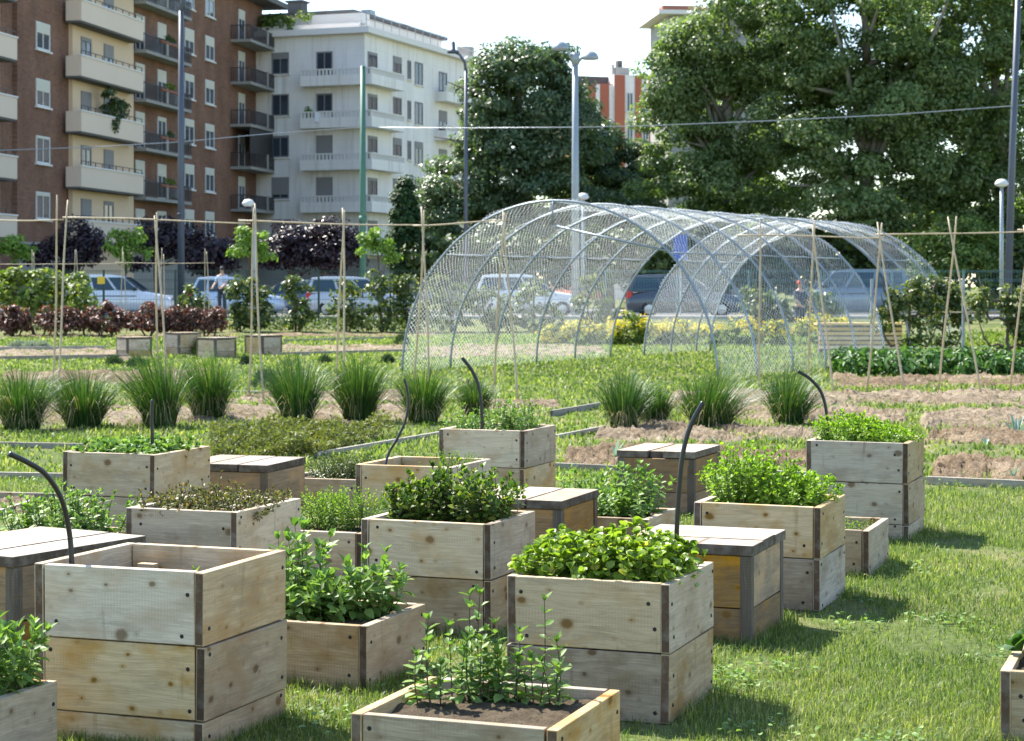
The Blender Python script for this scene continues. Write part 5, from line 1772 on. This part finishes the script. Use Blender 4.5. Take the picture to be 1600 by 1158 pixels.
def person(label, loc, rz, top, legs, hairmat, cap=None, arms_fwd=0.5):
    root = thing("person", label, "person", loc, rz)
    v = [(0, 0, .96), (0, 0, 1.12), (0, 0, 1.32), (0, .01, 1.44), (0, .01, 1.52), (0, -.01, 1.60), (0, -.02, 1.70),
         (-.18, .01, 1.41), (-.25, -.04 - .1 * arms_fwd, 1.15), (-.22, -.10 - .4 * arms_fwd, 1.0), (-.20, -.14 - .48 * arms_fwd, .95),
         (.18, .01, 1.41), (.25, -.04 - .1 * arms_fwd, 1.15), (.22, -.10 - .4 * arms_fwd, 1.0), (.20, -.14 - .48 * arms_fwd, .95),
         (-.10, 0, .90), (-.11, -.02, .50), (-.11, .02, .08), (-.11, -.13, .03), (.10, 0, .90), (.12, -.02, .50), (.12, .02, .08), (.12, -.13, .03)]
    e = [(0, 1), (1, 2), (2, 3), (3, 4), (4, 5), (5, 6), (3, 7), (7, 8), (8, 9), (9, 10), (3, 11), (11, 12), (12, 13), (13, 14), (0, 15), (15, 16), (16, 17), (17, 18), (0, 19), (19, 20), (20, 21), (21, 22)]
    r = [(.15, .11), (.145, .105), (.165, .115), (.12, .09), .055, (.075, .09), (.07, .085), .065, .048, .036, .038, .065, .048, .036, .038, .085, .06, .045, .04, .085, .06, .045, .04]
    skin_part("body", v, e, r, M['skin'], root, 2)
    # shirt over torso and upper arms
    v2 = [(0, 0, .94), (0, 0, 1.12), (0, 0, 1.32), (0, .01, 1.43), (-.18, .01, 1.40), (-.25, -.04 - .1 * arms_fwd, 1.16), (.18, .01, 1.40), (.25, -.04 - .1 * arms_fwd, 1.16)]
    skin_part("shirt", v2, [(0, 1), (1, 2), (2, 3), (3, 4), (4, 5), (3, 6), (6, 7)], [(.175, .135), (.17, .13), (.19, .135), (.14, .105), .085, .07, .085, .07], M[top], root, 2)
    v3 = [(0, 0, .97), (-.10, 0, .88), (-.11, -.02, .50), (-.11, .02, .10), (.10, 0, .88), (.12, -.02, .50), (.12, .02, .10)]
    skin_part("trousers", v3, [(0, 1), (1, 2), (2, 3), (0, 4), (4, 5), (5, 6)], [(.17, .125), .105, .08, .07, .105, .08, .07], M[legs], root, 2)
    hr = MB().lathe([(.02, .115), (.06, .1), (.085, .05), (.09, 0), (.085, -.03)], n=14)
    hr.v = [(a, b_ * 1.12 + .0, c_ + 1.68) for a, b_, c_ in hr.v]
    hr.build("cap" if cap else "hair", M[cap or hairmat], root, smooth=True)
    if cap:
        MB().box(-.07, .07, -.19, -.08, 1.675, 1.69).build("cap_peak", M[cap], root, bevel=.004)
    for s in (-1, 1):
        MB().lathe([(.004, -.012), (.011, 0), (.004, .012)], c=(s * .03, -.108, 1.655), n=8).build("eye", M['hair'], root)
        # five fingers on each hand
        hx, hy, hz = s * .20, -.14 - .48 * arms_fwd, .95
        for k in range(4):
            MB().tube([(hx + (k - 1.5) * .018, hy - .03, hz), (hx + (k - 1.5) * .02, hy - .075, hz - .01), (hx + (k - 1.5) * .02, hy - .10, hz - .035)], [.009, .008, .006], 6).build("finger", M['skin'], root, smooth=True)
        MB().tube([(hx - s * .03, hy, hz), (hx - s * .055, hy - .03, hz - .005), (hx - s * .05, hy - .06, hz - .02)], [.011, .010, .007], 6).build("thumb", M['skin'], root, smooth=True)
    MB().tube([(0, -.10, 1.655), (0, -.125, 1.62), (0, -.105, 1.615)], [.008, .014, .008], 6).build("nose", M['skin'], root, smooth=True)
    return root


person("man in a pale blue shirt standing in front of the pale blue car", ((347 - 800) / F * 77.5, 77.5, .52), R(-25), 'shirt', 'trousers', 'hair', None, .5)
person("person in dark clothes with an orange red cap, seen through the tunnel net", ((1250 - 800) / F * 62, 62, -.05), R(40), 'jacket', 'trousers', 'hair', 'red_cap', .3)


# ------------------------------------------------------------------ buildings
class Facade:
    """boxes along a street front: u along it, z up, w outward"""
    def __init__(s, root, o, d):
        s.root = root
        d = Vector((d[0], d[1], 0)).normalized()
        s.o, s.d, s.n = Vector((o[0], o[1], 0)), d, Vector((d.y, -d.x, 0))
        s.off = root.location.copy()

    def pt(s, u, z, w_):
        p = s.o + s.d * u + s.n * w_ - s.off
        return (p.x, p.y, z - s.off.z)

    def box(s, mb, u0, u1, z0, z1, w0, w1, mi=0):
        return mb.hexa([s.pt(u0, z0, w1), s.pt(u1, z0, w1), s.pt(u1, z0, w0), s.pt(u0, z0, w0), s.pt(u0, z1, w1), s.pt(u1, z1, w1), s.pt(u1, z1, w0), s.pt(u0, z1, w0)], mi)

    def part(s, name, mat, *boxes, parent=None):
        mb = MB()
        for b in boxes:
            s.box(mb, *b)
        return mb.build(name, M[mat], parent or s.root)

    def window(s, u, z, w_, h_, shut=0.4, frame='frame_white', sm='shutter_cream', w0=0.0, door=False):
        t = .10
        a, b = u - w_ / 2, u + w_ / 2
        fr = s.part("window", frame, (a, a + t, z, z + h_, w0 - .05, w0 + .05), (b - t, b, z, z + h_, w0 - .05, w0 + .05), (a + t, b - t, z, z + t, w0 - .05, w0 + .05), (a + t, b - t, z + h_ - t, z + h_, w0 - .05, w0 + .05),
                    (u - .04, u + .04, z + t, z + h_ - t, w0 - .04, w0 + .045))
        s.part("pane", 'glass', (a + t, b - t, z + t, z + h_ - t, w0 - .04, w0 + .012), parent=fr)
        if shut > .02:
            s.part("roller_shutter", sm, (a + t * .6, b - t * .6, z + h_ * (1 - shut), z + h_ - t * .5, w0 + .046, w0 + .065), parent=fr)
        if not door:
            s.part("sill", 'stone_trim', (a - .12, b + .12, z - .1, z - .002, w0 - .03, w0 + .16), parent=fr)
        return fr


# ---- brick block along the street at the left
BO, BD = (-26.5, 112.0), (5.0, 28.0)
broot = thing("apartment_building", "tall brown brick apartment block with cream balconies at the left", "building", (-26.5, 112, 0))
fb = Facade(broot, BO, BD)
fb.part("brick_wall", 'brick', (-3.4, 3.7, 0, 26, -9, 0), (13.5, 41.4, 0, 23, -12, 0))
fb.part("brick_pier", 'brick', (-5.4, -3.405, 0, 26, -9, -.25))
fb.part("cream_wall", 'cream', (-26, -5.405, 0, 26, -9, -.1))
fb.part("cream_wall", 'cream', (3.705, 13.495, 0, 26, -9, .25))
fb.part("plinth", 'conc', (-3.4, 3.7, 0, 4.0, .003, .10), (13.5, 41.4, 0, 4.0, .003, .10))
fb.part("roof", 'conc_dark', (13.4, 43.2, 23.003, 23.4, -12.5, 1.6))
fb.part("roof", 'conc_dark', (-26, 13.4, 26.003, 26.4, -9.5, 1.0))
slabs = [4.3, 7.45, 10.65, 13.85, 17.05, 20.2]
for k, z in enumerate(slabs):
    fb.window(.0, z + 1.0, 1.9, 1.55, (.15, .1, .45, .4, .9, .5)[k])
    for u in (5.7, 9.25):
        fb.window(u, z + .06, 1.55, 2.35, random.choice((.35, .55, .3, .1)), 'frame_grey', 'shutter_grey', .25, door=True)
    for (u0, u1, w0) in ((2.7, 12.7, .253), (-16, -5.3, -.097)):
        bal = fb.part("balcony", 'cream_parapet', (u0, u1, z - .16, z, w0, w0 + .95), (u0, u1, z, z + 1.0, w0 + .83, w0 + .95), (u0, u0 + .12, z, z + 1.0, w0, w0 + .83), (u1 - .12, u1, z, z + 1.0, w0, w0 + .83))
        fb.part("coping", 'stone_trim', (u0 - .05, u1 + .05, z + 1.003, z + 1.09, w0 + .78, w0 + 1.0), parent=bal)
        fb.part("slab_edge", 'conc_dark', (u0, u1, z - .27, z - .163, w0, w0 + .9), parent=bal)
        rl = [(u0 + .1, u1 - .1, z + 1.32, z + 1.36, w0 + .87, w0 + .91)]
        n = 9
        for i in range(n + 1):
            uu = u0 + .1 + (u1 - u0 - .24) * i / n
            rl.append((uu, uu + .04, z + 1.092, z + 1.318, w0 + .87, w0 + .91))
        fb.part("railing", 'rail', *rl, parent=bal)
    for u in (-8, -11.5):
        fb.window(u, z + .06, 1.5, 2.3, random.choice((.3, .5)), 'frame_grey', 'shutter_grey', -.1, door=True)
s2 = [4.1, 7.2, 10.3, 13.4, 16.5, 19.6]


def dark_balcony(u0, u1, z, w1, end=None):
    bal = fb.part("balcony", 'conc', (u0, u1, z - .2, z, .003, w1))
    rl = [(u0, u1, z + .98, z + 1.04, w1 - .06, w1), (u0, u1, z + .06, z + .1, w1 - .06, w1 - .01)]
    n = int((u1 - u0) / .16)
    for i in range(n + 1):
        uu = u0 + (u1 - u0 - .03) * i / n
        rl.append((uu, uu + .055, z + .1, z + .98, w1 - .045, w1 - .02))
    for ue in (u0, u1 - .05):
        m = int(w1 / .16)
        rl.append((ue, ue + .05, z + .98, z + 1.04, .05, w1 - .063))
        for i in range(m):
            ww = .06 + (w1 - .15) * i / m
            rl.append((ue, ue + .03, z + .003, z + .977, ww, ww + .045))
    fb.part("railing", 'rail', *rl, parent=bal)
    fb.part("post", 'conc', (u0 + (u1 - u0) * .42, u0 + (u1 - u0) * .42 + .35, z + .003, z + 1.1, w1 + .003, w1 + .06), parent=bal)
    return bal


for k, z in enumerate(s2):
    for u in (15.2, 19.2):
        fb.window(u, z + .08, 1.6, 2.3, random.choice((.35, .45, .12, .9, .3)), 'frame_white', 'shutter_cream', 0, door=True)
    bal = dark_balcony(13.7, 22.3, z, 1.0)
    for u in (24.6, 28.9):
        fb.window(u, z + 1.0, 1.9, 1.7, random.choice((.4, .35, .95, .3, .5)))
    fb.window(36.2, z + .08, 1.5, 2.4, random.choice((.3, .2, .6)), 'frame_white', 'shutter_cream', 0, door=True)
    dark_balcony(33.6, 42.9, z, 1.55)
    if k % 2:
        fb.part("ac_unit", 'frame_white', (20.6, 21.5, z + .25, z + .95, .05, .4))
    else:
        fb.part("ac_unit", 'lamp_grey', (17.0, 17.9, z + .2, z + .9, .05, .4))
    fb.part("downpipe", 'conc_dark', (22.9, 23.02, z - 1.6, z + 1.5, .003, .12))
    if k in (1, 2, 3, 4):
        root = thing("flower_box", ("trailing", "low green", "pale leafy", "bushy dark")[k - 1] + " plants in a balcony box, " + ("lowest", "second", "third", "highest")[k - 1] + " green dark balcony of the brick block", "flower box", fb.off + Vector(fb.pt(18.0, z + 1.05, 1.05)), 0, "flower boxes on the dark balconies")
        foliage([(root.location.x, root.location.y, root.location.z + .12, .16, 1.8 if k != 2 else .9, .2)], 260, .14, ('hedge', 'vine')[k % 2], root, "foliage", origin=root.location)
        zz = MB()
        a = Vector(fb.pt(16.4, z + .85, 1.0)) + fb.off - root.location
        b_ = Vector(fb.pt(19.6, z + .85, 1.0)) + fb.off - root.location
        zz.tube([a, b_], .1, 6).build("trough", M['roof_tile'], root)
fb.part("screen", 'rail', (33.9, 40.8, s2[3] - .9, s2[3] - .22, 1.35, 1.42), (33.9, 40.8, s2[2] + 1.05, s2[3] - .9, 1.38, 1.42))
# climbing plant on one cream balcony
p0 = fb.off + Vector(fb.pt(8.3, 10.65 + 1.0, .95))
root = thing("climbing_plant", "dark climbing plant hanging over a cream balcony of the brick block", "plant", p0)
foliage([(p0.x, p0.y - 1.0, p0.z + 1.0, .3, .9, .8), (p0.x + .1, p0.y + 1.6, p0.z + .6, .3, .7, .7), (p0.x + .15, p0.y - .4, p0.z - .3, .25, .5, .6)], 1300, .2, 'hedge', root, "foliage", clump=.35, nclump=34, origin=root.location)

# ---- white building
WC = (-11.0, 148.0)
wroot = thing("apartment_building", "white stone apartment block with balustraded corner balconies", "building", (WC[0], WC[1], 0))
dR = Vector((7.5, 20.0, 0)).normalized()
dL = Vector((-dR.y, dR.x, 0))
fR = Facade(wroot, WC, (dR.x, dR.y))
lo = Vector((WC[0], WC[1], 0)) + dL * 16
fL = Facade(wroot, (lo.x, lo.y), (-dL.x, -dL.y))    # u runs left -> corner (16 m)
ZT = 20.4
fR.part("stone_wall", 'stone', (0, 24, 0, ZT, -16, 0))
fR.part("cornice", 'stone_trim', (-.6, 24.6, ZT + .003, ZT + .45, -16.6, .6))
fR.part("penthouse_wall", 'stone_trim', (3, 21, ZT + .453, ZT + 2.0, -14, -2.5))
fR.part("penthouse_roof", 'conc_dark', (2.6, 21.4, ZT + 2.003, ZT + 2.25, -14.4, -2.1))
rl = [(-.3, 24.3, ZT + 1.5, ZT + 1.55, .25, .3), (-.3, 24.3, ZT + 1.0, ZT + 1.04, .25, .3)]
for i in range(17):
    rl.append((-.3 + i * 1.53, -.25 + i * 1.53, ZT + .453, ZT + 1.5, .252, .298))
fR.part("roof_railing", 'lamp_grey', *rl)
fR.part("chimney", 'conc_dark', (4.3, 5.4, ZT + 2.253, ZT + 3.3, -8.6, -7.4), (4.15, 5.55, ZT + 3.303, ZT + 3.45, -8.75, -7.25))
fR.part("chimney", 'conc', (23.2, 24.2, ZT + .453, ZT + 1.7, -2, -.8))
an = MB()
a = Vector(fR.pt(2.8, ZT + .4, -4.5))
an.tube([a, a + Vector((0, 0, 4.2))], .03, 5)
an.tube([a + Vector((-.5, 0, 3.9)), a + Vector((.5, 0, 3.9))], .02, 5)
an.build("antenna", M['lamp_grey'], wroot)
for i in range(5):
    fR.part("ac_unit", 'lamp_grey', (8 + i * 2.3, 9 + i * 2.3, ZT + 2.253, ZT + 3.0 - (i % 2) * .3, -4 - (i % 3), -3.2 - (i % 3)))
wf = [4.1, 7.3, 10.45, 13.6, 16.75]
for k, z in enumerate(wf):
    fL.window(12.7, z + .08, 1.35, 2.35, (.95, .95, .9, .05, .05)[k], 'frame_grey', 'shutter_grey', 0, door=True)
    fL.window(9.0, z + .85, 1.45, 1.65, (.9, .8, .1, .05, .3)[k], 'frame_grey', 'shutter_grey')
    fR.window(1.4, z + .08, 1.7, 2.3, .1, 'frame_grey', 'shutter_grey', 0, door=True)
    for u in (6.0, 10.2):
        fR.window(u, z + .75, 1.6, 1.8, random.choice((.05, .3, .1)), 'frame_grey', 'shutter_grey')
    fR.window(8.3, z + 1.0, .7, 1.5, .05, 'frame_grey', 'shutter_grey')
    fR.window(15.2, z + .08, 1.7, 2.2, random.choice((.05, .4)), 'frame_grey', 'shutter_grey', 0, door=True)
    fR.window(19.8, z + .08, 1.7, 2.2, random.choice((.05, .4)), 'frame_grey', 'shutter_grey', 0, door=True)
    # corner balcony: slab wraps the corner, solid lower parapet, balusters under the rail
    if k >= 0:
        zz = z - .1
        bal = fL.part("balcony", 'stone', (11.2, 17.1, zz - .15, zz, .003, 1.1), (11.2, 17.1, zz, zz + .62, 1.0, 1.1), (11.2, 11.3, zz, zz + .62, .003, 1.0))
        fR.part("parapet", 'stone', (.003, 5.0, zz - .15, zz, .003, 1.1), (-.996, 5.0, zz + .002, zz + .622, 1.0, 1.1), (4.9, 5.0, zz, zz + .62, .003, .998), parent=bal)
        for f_, u0, u1 in ((fL, 11.2, 17.1), (fR, -1.0, 5.0)):
            bl = [(u0, u1, zz + 1.0, zz + 1.1, .96, 1.13)]
            n = int((u1 - u0) / .3)
            for i in range(n + 1):
                uu = u0 + .02 + (u1 - u0 - .2) * i / n
                bl.append((uu, uu + .14, zz + .624, zz + .998, 1.0, 1.1))
            f_.part("balustrade", 'stone_trim', *bl, parent=bal)
    if 0 < k:
        zz = z - .1
        bal = fR.part("balcony", 'stone', (13.4, 22.6, zz - .15, zz, .003, 1.1), (13.4, 22.6, zz, zz + .62, 1.0, 1.1), (13.4, 13.5, zz, zz + .62, .003, 1.0), (22.5, 22.6, zz, zz + .62, .003, 1.0))
        bl = [(13.4, 22.6, zz + 1.0, zz + 1.1, .96, 1.13)]
        for i in range(30):
            bl.append((13.45 + i * .305, 13.58 + i * .305, zz + .624, zz + .998, 1.0, 1.1))
        fR.part("balustrade", 'stone_trim', *bl, parent=bal)
fR.part("plinth", 'conc', (.0, 24, 0, 3.6, .003, .12))
fL.part("plinth", 'conc', (0, 16.12, 0, 3.6, .003, .12))
p0 = wroot.location + Vector(fL.pt(8.5, ZT + .45, -1.0))
root = thing("roof_hedge", "clipped hedge on the roof terrace of the white block", "hedge", p0)
foliage([(p0.x + dx * (-dL.x), p0.y + dx * (-dL.y), p0.z + .65, 1.5, 1.0, .75) for dx in (-6, -4, -2, 0, 1.6)], 2600, .25, 'bushlime', root, "foliage", clump=.4, nclump=90, origin=root.location)
fL.part("terrace_wall", 'stone_trim', (2, 15.4, ZT + .453, ZT + .9, -.6, -.3), (11.2, 15.4, ZT + .903, ZT + 1.7, -2.2, -.9))
p0 = wroot.location + Vector(fL.pt(12.6, 14.1, 1.0))
o = MB().box(-.55, .55, -.05, .05, -.45, .25).build("laundry_cloth", M['cloth_white'])
o.location = p0 + Vector((.35, -.1, .15))
tag(o, "pale laundry hanging over a balustrade of the white block", "laundry")
p0 = wroot.location + Vector(fL.pt(11.6, 13.6, .6))
root = thing("balcony_plant", "small potted plant on a corner balcony of the white block", "plant", p0)
foliage([(p0.x, p0.y, p0.z + .95, .3, .3, .55)], 160, .2, 'limetree', root, "foliage", origin=root.location)
MB().lathe([(.16, 0), (.22, .4)], n=10).build("pot", M['roof_tile'], root)

# ---- brick and white block behind the dark trees
rroot = thing("apartment_building", "red and white striped apartment block behind the dark trees", "building", P(985, HY, 190) * 1.0)
rroot.location.z = 0
b0 = P(940, 447, 192)
fs = Facade(rroot, (b0.x, b0.y), (1.0, .35))
kx = 190 / F
ZR = P(985, 112, 190).z
fs.part("wall", 'stone', (1.3, 12, 0, ZR, -8, 0))
for u0, u1 in ((1.35, 2.4), (3.5, 4.15), (5.0, 5.7), (6.6, 7.3)):
    fs.part("red_panel", 'red_panel', (u0, u1, 2, ZR - .05, .003, .12))
for k in range(5):
    for u in (2.95, 4.6, 6.15):
        fs.window(u, ZR - 3.6 - 3.1 * k, .72, 1.9, random.choice((.05, .4, .0)), 'frame_white', 'shutter_cream')
fs.part("low_wing", 'red_panel', (-2.3, 1.29, 0, ZR - .9, -8, -.3))
fs.part("wing_panel", 'stone', (-1.9, -1.4, 2, ZR - 1.0, -.297, -.2), (-.5, -.1, 2, ZR - 1.0, -.297, -.2), (.9, 1.285, 2, ZR - 1.0, -.297, -.2))
fs.part("roof", 'conc_dark', (-2.6, 1.3, ZR - .897, ZR - .1, -8, -1.5))
fs.part("chimney", 'conc', (2.2, 3.6, ZR + .003, ZR + .9, -3, -1.6), (1.9, 2.1, ZR + .003, ZR + 1.2, -2.3, -1.9))
fs.part("chimney_cap", 'conc_dark', (2.5, 3.0, ZR + .903, ZR + 1.6, -2.6, -2.0))
an = MB()
a = Vector(fs.pt(3.1, ZR, -1.8))
an.tube([a, a + Vector((0, 0, 4.6))], .03, 5)
for q in (2.6, 3.4, 4.3):
    an.tube([a + Vector((-.6, 0, q)), a + Vector((.7, 0, q + .25))], .025, 5)
an.build("antenna", M['lamp_grey'], rroot)

# ---- flat roofed block showing above the plane trees
croot = thing("apartment_building", "apartment top with wide overhanging eaves peeking above the plane trees", "building", P(1090, HY, 170))
croot.location.z = 0
b0 = P(1044, 447, 168)
fc = Facade(croot, (b0.x, b0.y), (1.0, .12))
ZC = P(1044, 24, 168).z
fc.part("wall", 'conc', (0, 9, 0, ZC, -8, 0))
fc.part("eaves", 'stone_trim', (-1.0, 10, ZC + .003, ZC + .35, -9, 1.0))
fc.part("roof", 'roof_tile', (-.6, 9.6, ZC + .353, ZC + .75, -8.6, .6))
fc.window(1.6, ZC - 2.9, 1.4, 2.3, .0, 'frame_grey', 'shutter_grey', 0, door=True)
fc.window(4.2, ZC - 2.9, 1.4, 2.3, .5, 'frame_grey', 'shutter_grey', 0, door=True)
fc.part("balcony", 'conc', (.4, 8, ZC - 3.15, ZC - 3.0, .003, 1.0), (.4, 8, ZC - 3.0, ZC - 2.1, .9, 1.0))
